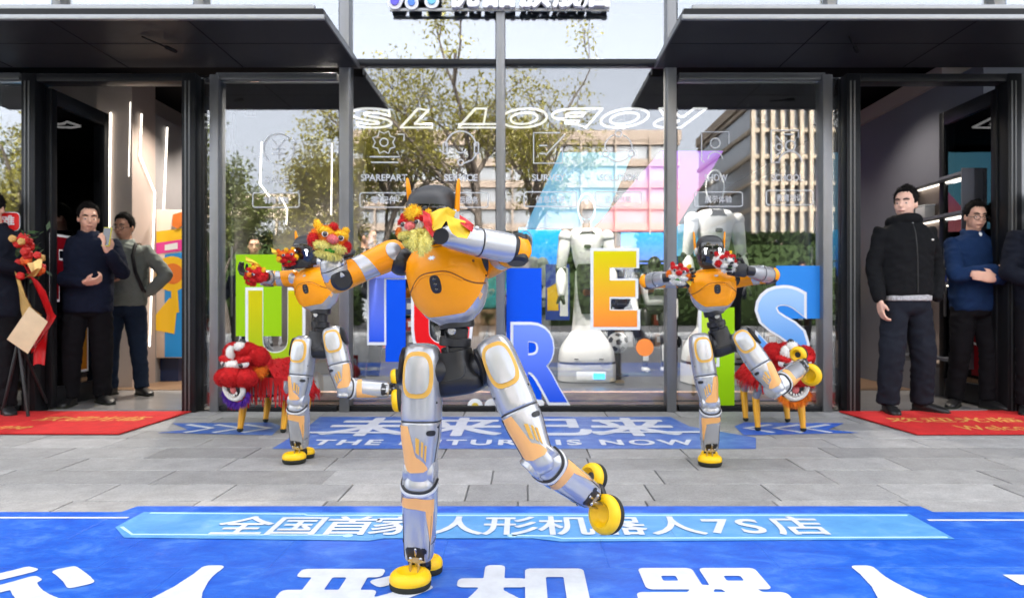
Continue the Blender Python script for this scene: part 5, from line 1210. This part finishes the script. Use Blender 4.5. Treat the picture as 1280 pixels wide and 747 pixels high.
# right door: man in black, man with folded arms, person at the edge
t4, w, A, hd = person('man in a black hooded jacket looking aside, thumb in his pocket', fx(1132, 5.52), 5.52, 1.765, 4, dict(L=((-.245, .02, 1.12), (-.25, -.07, .87), (.05, -.12, -1), (1, -.1, 0), .55, 1), R=((.265, .03, 1.12), (.195, -.08, .885), None)),
    ((-.15, -.02, -14), (.15, .02, 34)), (-50, 2, 2), dict(m=BLKJ, hem=.90, sleeve=.98, shirt_hem=pm('checked_shirt', (.45, .46, .48), .8, var=.5, scale=80), badge=(((.74, 38, .01), M_TEETH, .012),)), dict(m=TRN, flare=1.22), 2, .012, False, 1, pm('zip_black', (.02, .02, .02), .4), None, 0, pm('checked_shirt', (.45, .46, .48), .8), True)
t5, w, A, hd = person('man in glasses and a navy fleece standing with folded arms', fx(1217, 5.80), 5.80, 1.69, 6, dict(L=((-.27, -.13, 1.11), (.02, -.245, 1.16), (.9, .12, .10), (0, 1, .1), .35, 1), R=((.27, -.13, 1.09), (-.03, -.275, 1.085), (-.95, .10, .16), (0, 1, 0), .3, 1)),
    ((-.13, .05, -50), (.06, -.10, 10)), (-12, 8, 4), dict(m=NAVB, hem=.82, badge=(((.74, 36, .012), M_TEETH, .018),)), dict(m=TRK, flare=1.05), 0, 0, True, 1, None, None, 0, M_WHITE)
t6, w, A, hd = person('person in a dark jacket and cream shirt cut off by the right edge', fx(1305, 5.42), 5.42, 1.73, -14, dict(L=((-.26, -.04, 1.10), (-.06, -.24, .98), (.6, -.3, -.5), (.3, .9, .2), .6, 1), R=((.26, -.02, 1.1), (.06, -.25, .97), (-.6, -.3, -.5), (-.3, .9, .2), .6, 1)),
    ((-.13, 0, -20), (.12, 0, 15)), (-8, 6, 0), dict(m=SUIT, hem=.80), dict(m=TRK), 0, 0, True, 1, None, None, 0, pm('cream_shirt', (.72, .62, .5), .8))
obj('shirt_front', MB().tube([w(0, -.10, 1.42), w(0, -.142, 1.2), w(0, -.15, .95)], [.05, .055, .05], 12), MATS['cream_shirt'], t6)
# people inside the shop
people_in = 'visitors inside the shop'
person('man in a black jacket inside the shop seen left of the front robot', fx(458, 6.9), 6.9, 1.62, 60, dict(L=((-.25, 0, 1.12), (-.2, -.2, 1.0), None), R=((.25, 0, 1.12), (.2, -.2, 1.0), None)), ((-.1, 0, 0), (.1, 0, 0)), (20, 10, 0), dict(m=BLKJ), dict(m=TRK), 1, 0, True, 2)
person('visitor in teal and brown trousers inside behind the waist of the front robot', fx(608, 7.4), 7.4, 1.66, 10, dict(L=((-.25, 0, 1.12), (-.2, -.2, 1.0), None), R=((.25, 0, 1.12), (.2, -.2, 1.0), None)), ((-.1, 0, 0), (.1, 0, 0)), (0, 10, 0), dict(m=cloth('teal_top', (.02, .16, .17))), dict(m=cloth('brown_trousers', (.16, .10, .06))), 1, 0, False, 2)
person('visitor in black inside behind the torso of the front robot', fx(583, 8.1), 8.1, 1.7, -10, dict(L=((-.25, 0, 1.12), (-.2, -.2, 1.0), None), R=((.25, 0, 1.12), (.2, -.2, 1.0), None)), ((-.1, 0, 0), (.1, 0, 0)), (0, 10, 0), dict(m=BLKJ), dict(m=TRK), 0, 0, False, 2)
person('visitor in grey standing inside behind the left lion window', fx(318, 8.8), 8.8, 1.7, 20, dict(L=((-.25, 0, 1.12), (-.2, -.2, 1.0), None), R=((.25, 0, 1.12), (.2, -.2, 1.0), None)), ((-.1, 0, 0), (.1, 0, 0)), (0, 10, 0), dict(m=SUIT), dict(m=JEAN), 0, 0, False, 2)
# ------------------------------------------------------------------ display robots and goods in the window
D_WH = pm('display_white', (.80, .81, .82), .3, coat=.4, var=.02); D_BK = pm('display_black', (.02, .02, .022), .4)
def display_robot(lab, x, y, z, s, sz, yaw=0, base=True):
    o = V((x, y, z)); R = RZ(yaw); w = lambda a, b, c: o + R @ V((a * s, b * s, c * sz)); f = R @ V((0, -1, 0)); t = thing('display_robot', lab, 'robot', o, 'white wheeled humanoid robots on display')
    if base:
        b = obj('base', Limb(w(0, 0, 0), w(0, 0, .46), f, [(0, .30, .30), (.02, .335, .33), (.36, .335, .33), (.40, .325, .32), (.43, .325, .32), (.62, .31, .30), (.95, .19, .19), (1, .17, .17)], 3.2, s).mesh(None, 36), D_WH, t)
        obj('seam', Limb(w(0, 0, .165), w(0, 0, .185), f, [(0, .336, .331), (1, .336, .331)], 3.2, s).mesh(None, 36), D_BK, b)
        for k in (-.5, .5): obj('sensor', MB().box(w(.28 * k, -.322, .215), (.05 * s, .02 * s, .014 * s), R, .004), D_BK, b)
        Limb(w(0, 0, .0), w(0, 0, .1), f, [(0, .1, .1), (1, .1, .1)])
    obj('column', Limb(w(0, .02, .44), w(-.01, .04, 1.02), f, [(0, .175, .17), (.3, .15, .14), (.7, .13, .13), (1, .12, .12)], 3, s).mesh(None, 28), D_WH, t)
    obj('waist', Limb(w(.02, -.03, .62), w(.0, -.02, 1.08), f, [(0, .10, .11), (.5, .125, .13), (1, .12, .12)], 3, s).mesh(None, 28), D_BK, t)
    T = Limb(w(0, 0, 1.02), w(0, 0, 1.42), f, [(0, .10, .10), (.1, .13, .12), (.5, .175, .14), (.85, .205, .13), (.97, .16, .10), (1, .10, .06)], 3, s)
    to = obj('torso', T.mesh(None, 32), D_WH, t); obj('chest_plate', T.decal(MB(), [(1.0, -24), (1.0, 24), (.84, 17), (.84, -17)], .003), D_BK, to); obj('button', T.decal(MB(), T.pill(.55, 0, .045, 6), .004), D_BK, to)
    for k in (-1, 1):
        sh = w(.245 * k, 0, 1.335); el = w(.30 * k, .0, 1.03); wr = w(.30 * k, -.14, .80)
        a = obj('upper_arm', MB().ell(sh, (.085 * s,) * 3).tube([sh, lerp(sh, el, .55), el], [.078 * s, .068 * s, .055 * s], 16), D_WH, t); obj('elbow', MB().cyl(el - R @ V((.06 * s, 0, 0)), el + R @ V((.06 * s, 0, 0)), .055 * s), D_BK, a)
        obj('forearm', MB().tube([el, lerp(el, wr, .5), wr], [.056 * s, .062 * s, .042 * s], 16), D_WH, t); g = obj('gripper', MB().tube([wr, wr + R @ V((.02, -.04 * s, -.10 * s))], [.036 * s, .02 * s], 10).tube([wr, wr + R @ V((-.04, -.02 * s, -.10 * s))], [.03 * s, .014 * s], 10), D_BK, t)
    obj('neck', MB().cyl(w(0, 0, 1.40), w(0, 0, 1.50), .05 * s), D_BK, t)
    h = obj('head', MB().ell(w(0, 0, 1.60), (.085 * s, .09 * s, .12 * s), R, 24, 16), D_BK, t)
    obj('head_ring', MB().tube([w(.098 * math.cos(a), -.02, 1.60 + .14 * math.sin(a)) for a in np.linspace(0, 2 * math.pi, 29)], .008 * s, 8, False), D_WH, h)
    return t
display_robot('white display robot on a wide base between the letters R and E', fx(733, 6.6), 6.6, .14, .80, 1.0)
display_robot('taller white display robot ghostly behind the right robot', fx(893, 6.35), 6.35, .14, .84, 1.10, 5)
display_robot('small white display robot far back behind the elbow of the front robot', fx(657, 9.0), 9.0, .009, .9, 1.02, -15)
# black and white walking robot
xh = fx(818, 7.4); o = V((xh, 7.4, .14)); w = lambda a, b, c: o + V((a, b, c)); t = thing('display_humanoid', 'small black and white walking robot lettered HRT beside the mullion', 'robot', o); f = V((0, -1, 0))
T = Limb(w(0, 0, .70), w(0, 0, 1.03), f, [(0, .09, .07), (.1, .105, .085), (.6, .145, .10), (.9, .15, .09), (1, .13, .07)], 4)
to = obj('torso', T.mesh(None, 32), D_WH, t); pl = lambda x, z: w(x, -.106, z)
for z0, z1 in ((.955, .99), (.80, .865)): obj('panel', MB().span(w(-.085, -.115, z0), w(.085, -.06, z1), .004), D_BK, to)
obj('lettering', MB().text('HRT', lambda u, v, q: w(-.085 + u * .17, -.109, .885 + v * .055), .02, shear=.2), pm('hrt_blue', C(30, 50, 110), .4), to)
for k in (-1, 1):
    obj('upper_arm', MB().ell(w(.19 * k, 0, .98), (.05,) * 3).tube([w(.19 * k, 0, .98), w(.215 * k, .01, .76)], [.042, .036], 12), D_BK, t); obj('forearm', MB().tube([w(.215 * k, .01, .76), w(.20 * k, -.12, .58)], [.036, .028], 12), D_WH, t)
    hp, kn, an = w(.09 * k, 0, .62), w(.10 * k, -.04, .34), w(.10 * k, .01, .07); obj('thigh', MB().tube([hp, kn], [.06, .046], 14), D_BK, t); obj('shank', MB().tube([kn, an], [.046, .030], 14), D_BK, t)
    obj('shin_guard', MB().box(w(.10 * k, -.058, .22), (.06, .02, .2), None, .008), D_WH, t); obj('foot', Limb(w(.10 * k, .06, .028), w(.10 * k, -.14, .024), (0, 0, 1), [(0, .02, .018), (.1, .036, .028), (.6, .042, .024), (1, .02, .012)], 2.6).mesh(None, 16), D_WH, t)
obj('pelvis', MB().box(w(0, 0, .66), (.2, .12, .12), None, .03), D_BK, t); obj('head', MB().ell(w(0, 0, 1.13), (.07, .075, .085)), D_BK, t)
# football, shelf rack, crates, standing posters
c = P(772, 428, 7.0); t = thing('football', 'black and white football on a small stand in the window', 'football', c - V((0, 0, .11)))
obj('ball', MB().ell(c, (.105,) * 3, None, 24, 16), D_WH, t)
for u in ((0, -1, .1), (.75, -.6, .3), (-.75, -.6, .3), (.35, -.75, -.6), (-.4, -.75, -.55), (0, -.6, .85)):
    u = V(u).normalized(); obj('patch', MB().lathe([(.0005, 0), (.034, -.006), (.034, -.009), (.0005, -.009)], c + u * .108, u, 5), D_BK, t)
obj('stand', MB().cyl(V((c.x, c.y, .139)), c - V((0, 0, .104)), .03).cyl(V((c.x, c.y, .139)), V((c.x, c.y, .16)), .11), D_BK, t)
def rack(lab, px0, px1, d, ytop, nsh, seed):
    x0, x1 = fx(px0, d), fx(px1, d); zt = H - (ytop - CY) * d / F; t = thing('shelf_rack', lab, 'shelf rack', ((x0 + x1) / 2, d, .009)); rr = random.Random(seed)
    for x in (x0, x1):
        for y in (d - .15, d + .15): obj('post', MB().span((x - .012, y - .012, .139 if d < 8.6 else .009), (x + .012, y + .012, zt)), D_BK, t)
    for k in range(nsh):
        z = .3 + (zt - .3) * k / (nsh - 1); obj('shelf_board', MB().span((x0, d - .15, z - .012), (x1, d + .15, z)), M_ALU, t)
        if k == nsh - 1: continue
        x = x0 + .05
        while x < x1 - .14:
            wd = rr.uniform(.08, .17); hh = rr.uniform(.10, .22); col = rr.choice(('goods_black', 'goods_black', 'goods_grey', 'goods_white', 'goods_red', 'goods_blue', 'goods_wood'))
            cc = dict(goods_black=(.03, .03, .03), goods_grey=(.2, .2, .21), goods_white=(.6, .6, .6), goods_red=(.35, .04, .03), goods_blue=(.03, .08, .3), goods_wood=(.35, .2, .1))[col]
            nm = col.split('_')[1]; cnt = cnt + 1 if x > x0 + .06 else 1
            b = thing('goods_box', '%s box, %s from left, %s shelf of the %s' % ('wooden' if nm == 'wood' else nm, ('first', 'second', 'third', 'fourth', 'fifth', 'sixth', 'seventh', 'eighth')[cnt - 1], ('lowest', 'second lowest', 'third lowest', 'fourth lowest')[k], lab.split(' with')[0]), 'box', (x + wd / 2, d - .02, z), 'boxed goods on the shop racks')
            obj('body', MB().box((x + wd / 2, d - .02, z + hh / 2 + .001), (wd, .2, hh), None, .006), pm(col, cc, .5), b); obj('label', MB().span((x + wd * .2, d - .123, z + hh * .35), (x + wd * .8, d - .1205, z + hh * .75)), M_WHITE, b)
            x += wd + rr.uniform(.02, .08)
    return t
rack('middle rack with goods behind the letter E', 765, 842, 9.2, 326, 5, 1); rack('left rack with goods behind the letter T', 438, 530, 8.9, 372, 4, 2); rack('right rack with goods behind the letter S', 950, 1028, 9.0, 352, 4, 5)
rack('low rack with goods behind the letter R', 640, 700, 8.9, 372, 4, 8)
def board(lab, px0, py0, px1, py1, d, m, extra=()):
    a, b = P(px0, py1, d), P(px1, py0, d); t = thing('display_board', lab, 'display board', ((a.x + b.x) / 2, d, a.z)); obj('panel', MB().span((a.x, d, a.z), (b.x, d + .04, b.z), .004), m, t)
    for k, (pts, mm) in enumerate(extra): obj('print', MB().prism([P(*p, d - .001 - .001 * k) for p in pts], (0, -1, 0), .001), mm, t)
    return t
Y_ = pm('poster_yellow', C(240, 190, 20), .5); PK = pm('poster_pink', C(225, 60, 150), .5); BL = pm('poster_blue', C(30, 140, 215), .5); CR = pm('poster_cream', C(225, 205, 190), .5); OR = pm('poster_orange', C(225, 120, 40), .5)
board('colourful yellow, pink and blue standing poster inside the left door', 189, 262, 236, 447, 7.62, CR, [([(190, 290), (236, 284), (236, 300), (190, 306)], Y_), ([(192, 304), (236, 298), (236, 312), (192, 318)], PK), ([(206, 306), (222, 303), (222, 311), (206, 313)], M_WHITE),
    ([(206, 318), (236, 314), (236, 446), (206, 446)], BL), (arc(215, 342, 22, 0, 345, 20), Y_), (arc(216, 342, 13, 0, 345, 20), OR), ([(186, 404), (212, 372), (222, 376), (218, 417), (192, 412)], Y_), ([(214, 362), (222, 362), (224, 390), (214, 392)], Y_), ([(216, 268), (230, 264), (230, 280), (222, 286), (215, 282)], OR)])
board('blue and white standing poster behind the white display robot', 682, 330, 712, 400, 8.2, pm('poster_navy', C(30, 60, 180), .5), [([(700, 335), (710, 335), (710, 395), (700, 395)], M_WHITE), ([(684, 360), (698, 352), (698, 388), (684, 388)], Y_)])
board('pale poster standing behind the legs of the right robot', 854, 425, 872, 460, 7.6, CR, [([(858, 430), (869, 430), (869, 440), (858, 440)], PK)])
board('dark blue standing panel inside the right window', 1020, 300, 1030, 470, 8.4, BL)
board('dark red panel behind the left robot leg', 443, 428, 462, 490, 7.6, MATS['dark_red_print'])
board('orange panel seen behind the right door post', 1046, 285, 1056, 330, 8.3, OR); board('yellow panel low behind the right door post', 1043, 332, 1056, 380, 8.2, Y_)
t = thing('name_card', 'white information card at the foot of the white display robot', 'card', P(739, 476, 6.2)); obj('card', MB().box(P(739, 470, 6.2), (.26, .02, .08), Matrix.Rotation(-.3, 3, 'X'), .003), M_WHITE, t); obj('print', MB().box(P(749, 470, 6.185), (.10, .006, .05), Matrix.Rotation(-.3, 3, 'X')), MATS['cyan_panel'], t)

# ------------------------------------------------------------------ flower basket with red and gold wrapping on a tripod, sign card
fb = thing('flower_stand', 'congratulation flower basket in red and gold wrapping on a black tripod', 'flower stand', (fx(30, 5.35), 5.35, 0)); q = lambda x, y, dd=0.: P(x, y, 5.35 + dd)
for a, b, dd in (((22, 430), (2, 520), .0), ((24, 432), (47, 519), -.1), ((26, 430), (30, 508), .25)): obj('leg', MB().tube([q(*a), q(b[0], b[1], 0) + V((0, dd, 0))], .012, 8), R_BK, fb)
M_RP = pm('red_paper', (.58, .008, .012), .35, var=.1, scale=8); M_GP = pm('gold_paper', (.62, .38, .12), .3, .5, var=.2, scale=10); M_CRD = pm('cream_card', (.70, .56, .36), .55, var=.12, scale=5)
obj('card', MB().prism([q(9, 424, -.10), q(37, 383, -.14), q(60, 402, -.12), q(35, 442, -.08)], (0, -1, .2), .004), M_CRD, fb)
mb = MB(); cloth_flap(mb, [(q(28, 330, -.02), q(46, 352, -.08)), (q(40, 352, -.02), q(58, 366, -.10)), (q(52, 375, -.02), q(68, 390, -.11)), (q(60, 395, -.02), q(70, 396, -.1)), (q(50, 425, .0), q(64, 404, -.1)), (q(38, 441, -.0), q(46, 430, -.09))], .004, .012); obj('wrapping', mb, M_RP, fb, angle=60)
mb = MB(); cloth_flap(mb, [(q(18, 340, -.05), q(24, 352, -.1)), (q(22, 362, -.05), q(32, 370, -.12)), (q(26, 385, -.05), q(42, 384, -.13)), (q(30, 400, -.05), q(52, 395, -.12))], .004, .014); obj('wrapping', mb, M_GP, fb, angle=60)
mb = MB(); cloth_flap(mb, [(q(34, 330, -.1), q(52, 322, -.1)), (q(38, 340, -.12), q(52, 334, -.12)), (q(30, 348, -.1), q(46, 344, -.1))], .004, .012); obj('wrapping', mb, M_GP, fb, angle=60)
mb = MB(); cloth_flap(mb, [(q(40, 400, .02), q(60, 400, .02)), (q(41, 430, .02), q(58, 428, .02)), (q(42, 456, .02), q(57, 455, .02))], .004, .012); obj('ribbon', mb, M_RP, fb, angle=60)
rr = random.Random(4)
for k in range(34):
    px, py = rr.gauss(34, 9), rr.uniform(293, 345); c = q(max(16, min(52, px)), py, rr.uniform(-.10, .10)); s_ = rr.uniform(.028, .045); red = rr.random() < .7
    mb = MB()
    for ringn, rad, tilt in ((5, .95, .35), (4, .65, .8), (3, .35, 1.2)):
        for i in range(ringn):
            a = 2 * math.pi * (i + .5 * ringn) / ringn; d = V((math.cos(a) * math.cos(tilt), -math.sin(tilt), math.sin(a) * math.cos(tilt)))
            up = d.orthogonal().normalized(); mb.ell(c + d * s_ * rad * .6, (s_ * .55, s_ * .35, s_ * .5), d.to_track_quat('Y', 'Z').to_matrix(), 8, 5)
    obj('flower', mb, (pm('rose_red', (.55, .012, .008), .6, var=.2) if red else pm('rose_orange', (.75, .12, .01), .6, var=.2) if rr.random() < .6 else pm('bloom_gold', (.62, .36, .10), .5, var=.2)), fb, angle=80)
mb = MB(); LM = pm('leaf_green', (.03, .07, .02), .5, var=.3)
for k in range(46):
    c = q(rr.gauss(36, 10), rr.uniform(288, 350), rr.uniform(.0, .16)); d = V((rr.gauss(0, 1), rr.gauss(-.3, .5), rr.gauss(.4, .6))).normalized(); sd = d.orthogonal().normalized(); L = rr.uniform(.05, .10)
    mb.add([c, c + d * L * .5 + sd * L * .18, c + d * L, c + d * L * .5 - sd * L * .18], [(0, 1, 2, 3)])
obj('leaves', mb, LM, fb, angle=180, recalc=False, kind='stuff')
sn = thing('sign_card', 'small red sign with white lettering behind the person at the left edge', 'sign', P(8, 290, 5.5)); a = rrect(-12, 266, 24, 288, 5)
obj('backing', MB().prism([P(*p, 5.5) for p in rrect(-13, 265, 25.2, 289, 6)], (0, -1, 0), .008), M_WHITE, sn); obj('face', MB().prism([P(*p, 5.491) for p in a], (0, -1, 0), .003), pm('sign_red', C(225, 30, 28), .4), sn)
obj('lettering', MB().text('难', lambda u, v, k_: P(2 + u * 16, 282 - v * 13, 5.487), .03), M_WHITE, sn); obj('pole', MB().tube([P(8, 288, 5.51), V((fx(8, 5.51), 5.51, 0))], .012, 8), R_BK, sn)

# ------------------------------------------------------------------ what stands behind the camera and shows in the glass
def tree(lab, x, y, h, cr, seed, nleaf, dense, m):
    rr = random.Random(seed); rg = np.random.default_rng(seed); t = thing('plane_tree', lab, 'tree', (x, y, 0), 'street trees across the plaza'); mt = MB(); tips = []
    def grow(p, d, L, r, lev):
        n = 4; path = [p]; dd = V(d)
        for i in range(n): dd = (dd + V((rr.gauss(0, .10), rr.gauss(0, .10), rr.gauss(.04, .05)))).normalized(); path.append(path[-1] + dd * L / n)
        mt.tube(path, [r * (1 - .45 * i / n) for i in range(n + 1)], 8 if lev < 2 else 5, False)
        if lev >= 2: tips.extend(path[2:])
        if lev < 4:
            for i in range(rr.randint(2, 3) if lev else 7):
                u = path[rr.randint(1, n)] if lev else path[rr.randint(2, n)]; a = rr.uniform(0, 6.28); sp = rr.uniform(.55, 1.0)
                nd = (dd + V((math.cos(a) * sp, math.sin(a) * sp, rr.uniform(-.05, .3)))).normalized(); grow(u, nd, L * rr.uniform(.48, .7) if lev else cr * rr.uniform(.5, .8), r * .5, lev + 1)
    grow(V((x, y, 0)), V((0, 0, 1)), h, .03 * h ** .75 + .05, 0)
    obj('trunk', mt, pm('bark', (.10, .08, .065), .85, var=.3, scale=20, bump=.5), t, angle=60)
    ti = np.array([tuple(p) for p in tips]); c = ti[rg.integers(0, len(ti), nleaf)] + rg.normal(0, .22 if dense else .16, (nleaf, 3))
    u = rg.normal(size=(nleaf, 3)); u /= np.linalg.norm(u, axis=1)[:, None]; v_ = np.cross(u, rg.normal(size=(nleaf, 3))); v_ /= np.linalg.norm(v_, axis=1)[:, None]; s_ = rg.uniform(.035, .075, nleaf)[:, None]
    vs = np.stack([c - u * s_, c + v_ * s_ * .5, c + u * s_, c - v_ * s_ * .5], 1).reshape(-1, 3) - np.array([x, y, 0])
    me = bpy.data.meshes.new('crown'); me.vertices.add(nleaf * 4); me.vertices.foreach_set('co', vs.ravel()); me.loops.add(nleaf * 4); me.loops.foreach_set('vertex_index', np.arange(nleaf * 4)); me.polygons.add(nleaf)
    me.polygons.foreach_set('loop_start', np.arange(nleaf) * 4); me.update(calc_edges=True); me.materials.append(m); link('crown', me, t); return t
def leaf_mat(name, c):
    m = pm(name, c, .5, var=.35, scale=1.2); n = m.node_tree.nodes; l = m.node_tree.links; b = n['Principled BSDF']; tr = n.new('ShaderNodeBsdfTranslucent'); tr.inputs[0].default_value = (c[0] * 1.5, c[1] * 1.5, c[2], 1)
    mx = n.new('ShaderNodeMixShader'); mx.inputs[0].default_value = .4; l.new(b.outputs[0], mx.inputs[1]); l.new(tr.outputs[0], mx.inputs[2]); l.new(mx.outputs[0], n['Material Output'].inputs[0]); return m
LG = leaf_mat('yellow_green_leaf', (.21, .19, .03)); LD = leaf_mat('green_leaf', (.11, .13, .03))
def rx(px, Y): return (px - CX) * (2 * DF - Y) / F
for px, Y, h, cr, sd, nl, de, m, lab in ((592, -8, 4.4, 4.6, 1, 8500, True, LG, 'tall thin tree mirrored in the middle of the glass'), (372, -10, 2.9, 3.0, 2, 15000, True, LG, 'full yellow green tree mirrored in the left window'), (285, -9.2, 2.7, 2.8, 12, 13000, True, LD, 'dark green tree mirrored beside the left door post'), (470, -11, 3.8, 3.0, 3, 6000, False, LG, 'light tree mirrored between the left and middle panes'), (655, -9, 4.4, 3.6, 4, 5500, True, LG, 'slender tree mirrored right of the middle'), (150, -9, 3.3, 3.0, 5, 12000, True, LD, 'full green tree mirrored far left'), (20, -7.5, 3.2, 2.8, 6, 12000, True, LG, 'broad tree mirrored at the left edge')):
    tree(lab, rx(px, Y), Y, h, cr, sd, nl, de, m)
B_CR = pm('cream_stone', (.27, .22, .16), .7, var=.06, scale=.5); B_GL = pm('far_glass', (.16, .17, .18), .15, spec=.8); B_PK = pm('pinkish_stone', (.22, .17, .13), .7, var=.06, scale=.5)
def block(lab, x0, x1, Y, dep, h, m, fh, fins=0., band=.5, fw=.2):
    t = thing('office_building', lab, 'building', ((x0 + x1) / 2, Y, 0)); obj('glass_wall', MB().span((x0 + .15, Y - dep, 0), (x1 - .15, Y - .3, h - .2)), B_GL, t); n = int(h / fh); pm_ = None
    for k in [0] + [i for i in range(n + 1) if i * fh > 4.5 + fh * band]:
        z = max(4.4, k * fh) if k * fh < 4.4 and k != 0 else (4.4 if k == 0 else k * fh); o = MB().span((x0, Y - dep, z), (x1, Y, z + fh * band)) if pm_ is None else None
        if o: pm_ = obj('floor_band', o, m, t)
        else: c = pm_.copy(); COL.objects.link(c); c.location.z += z - 4.4
    if fins:
        pf = None; x = x0; i = 0
        while x < x1:
            if pf is None: pf = obj('fin', MB().span((x, Y - .05, 4.2), (x + fw, Y + .25, h)), m, t)
            else: c = pf.copy(); COL.objects.link(c); c.location.x += x - x0
            x += fins
    obj('roof', MB().span((x0 - .1, Y - dep - .1, h - .199), (x1 + .1, Y + .05, h + .5)), m, t); return t
block('long cream office block with horizontal bands across the street, seen mirrored', rx(425, -38), rx(850, -38), -38, 14, 12.5, B_PK, 1.5, 2.4, .34, .12)
block('tall cream tower with upright fins across the street, seen mirrored on the right', rx(938, -34), rx(1180, -34), -34, 14, 14.2, B_CR, 1.7, .62, .16, .24)
block('far cream office block mirrored on the left', rx(-40, -60), rx(440, -60), -60, 14, 11.5, B_CR, 3.2, 2.6, .45)
hb = MB(); rr = random.Random(2)  # leafy rows added to darken the low reflections and clear the view inside
for k, (x0, x1) in enumerate(((-16, -6.5), (-5.5, 3.5), (4.5, 17))):
    t = thing('dimming_hedge', ('dark hedging added to dim the reflections, mirrored left', 'dark hedging added to dim the reflections, mirrored in the middle', 'dark hedging added to dim the reflections, mirrored right')[k], 'dimming_hedge', ((x0 + x1) / 2, -17, 0)); mb = MB(); n = int((x1 - x0) * 1300)
    mb.span((x0 + .1, -17.4, .0), (x1 - .1, -16.7, 3.2))
    for _ in range(n):
        c = V((rr.uniform(x0, x1), rr.uniform(-17.5, -16.6), rr.uniform(.1, 3.7))); u = V((rr.gauss(0, 1), rr.gauss(0, 1), rr.gauss(0, 1))).normalized() * .11; v_ = u.orthogonal() * .6
        mb.add([c - u, c + v_, c + u, c - v_], [(0, 1, 2, 3)])
    obj('foliage', mb, pm('dimming_hedge_green', (.028, .045, .015), .8, var=.3, spec=.05), t, angle=180, recalc=False)
# onlookers behind the photographer, mirrored dimly
k = 0
for px, Y in ((300, -2.6), (350, -3.2), (392, -2.9), (470, -3.4), (1003, -2.8), (560, -3.8), (915, -3.6)):
    k += 1; lab = ('onlooker in a dark coat', 'onlooker in a grey coat', 'onlooker with hands down', 'onlooker in a navy coat', 'onlooker in a suit', 'onlooker by the thin tree', 'onlooker near the tower')[k - 1] + ' behind the photographer, mirrored in the glass'
    if k == 1:
        base_p = person(lab, rx(px, Y), Y, 1.7, 180, dict(L=((-.25, 0, 1.12), (-.2, -.2, 1.0), None), R=((.25, 0, 1.12), (.2, -.2, 1.0), None)), ((-.1, 0, 0), (.1, 0, 0)), (0, 0, 0), dict(m=SUIT), dict(m=TRK), 0, 0, False, 2, None, 'onlookers behind the photographer')[0]
    else:
        c = copy_tree(base_p); c.location = (rx(px, Y), Y, 0); c['label'] = lab; c.rotation_euler.z = math.radians(random.uniform(-20, 20))
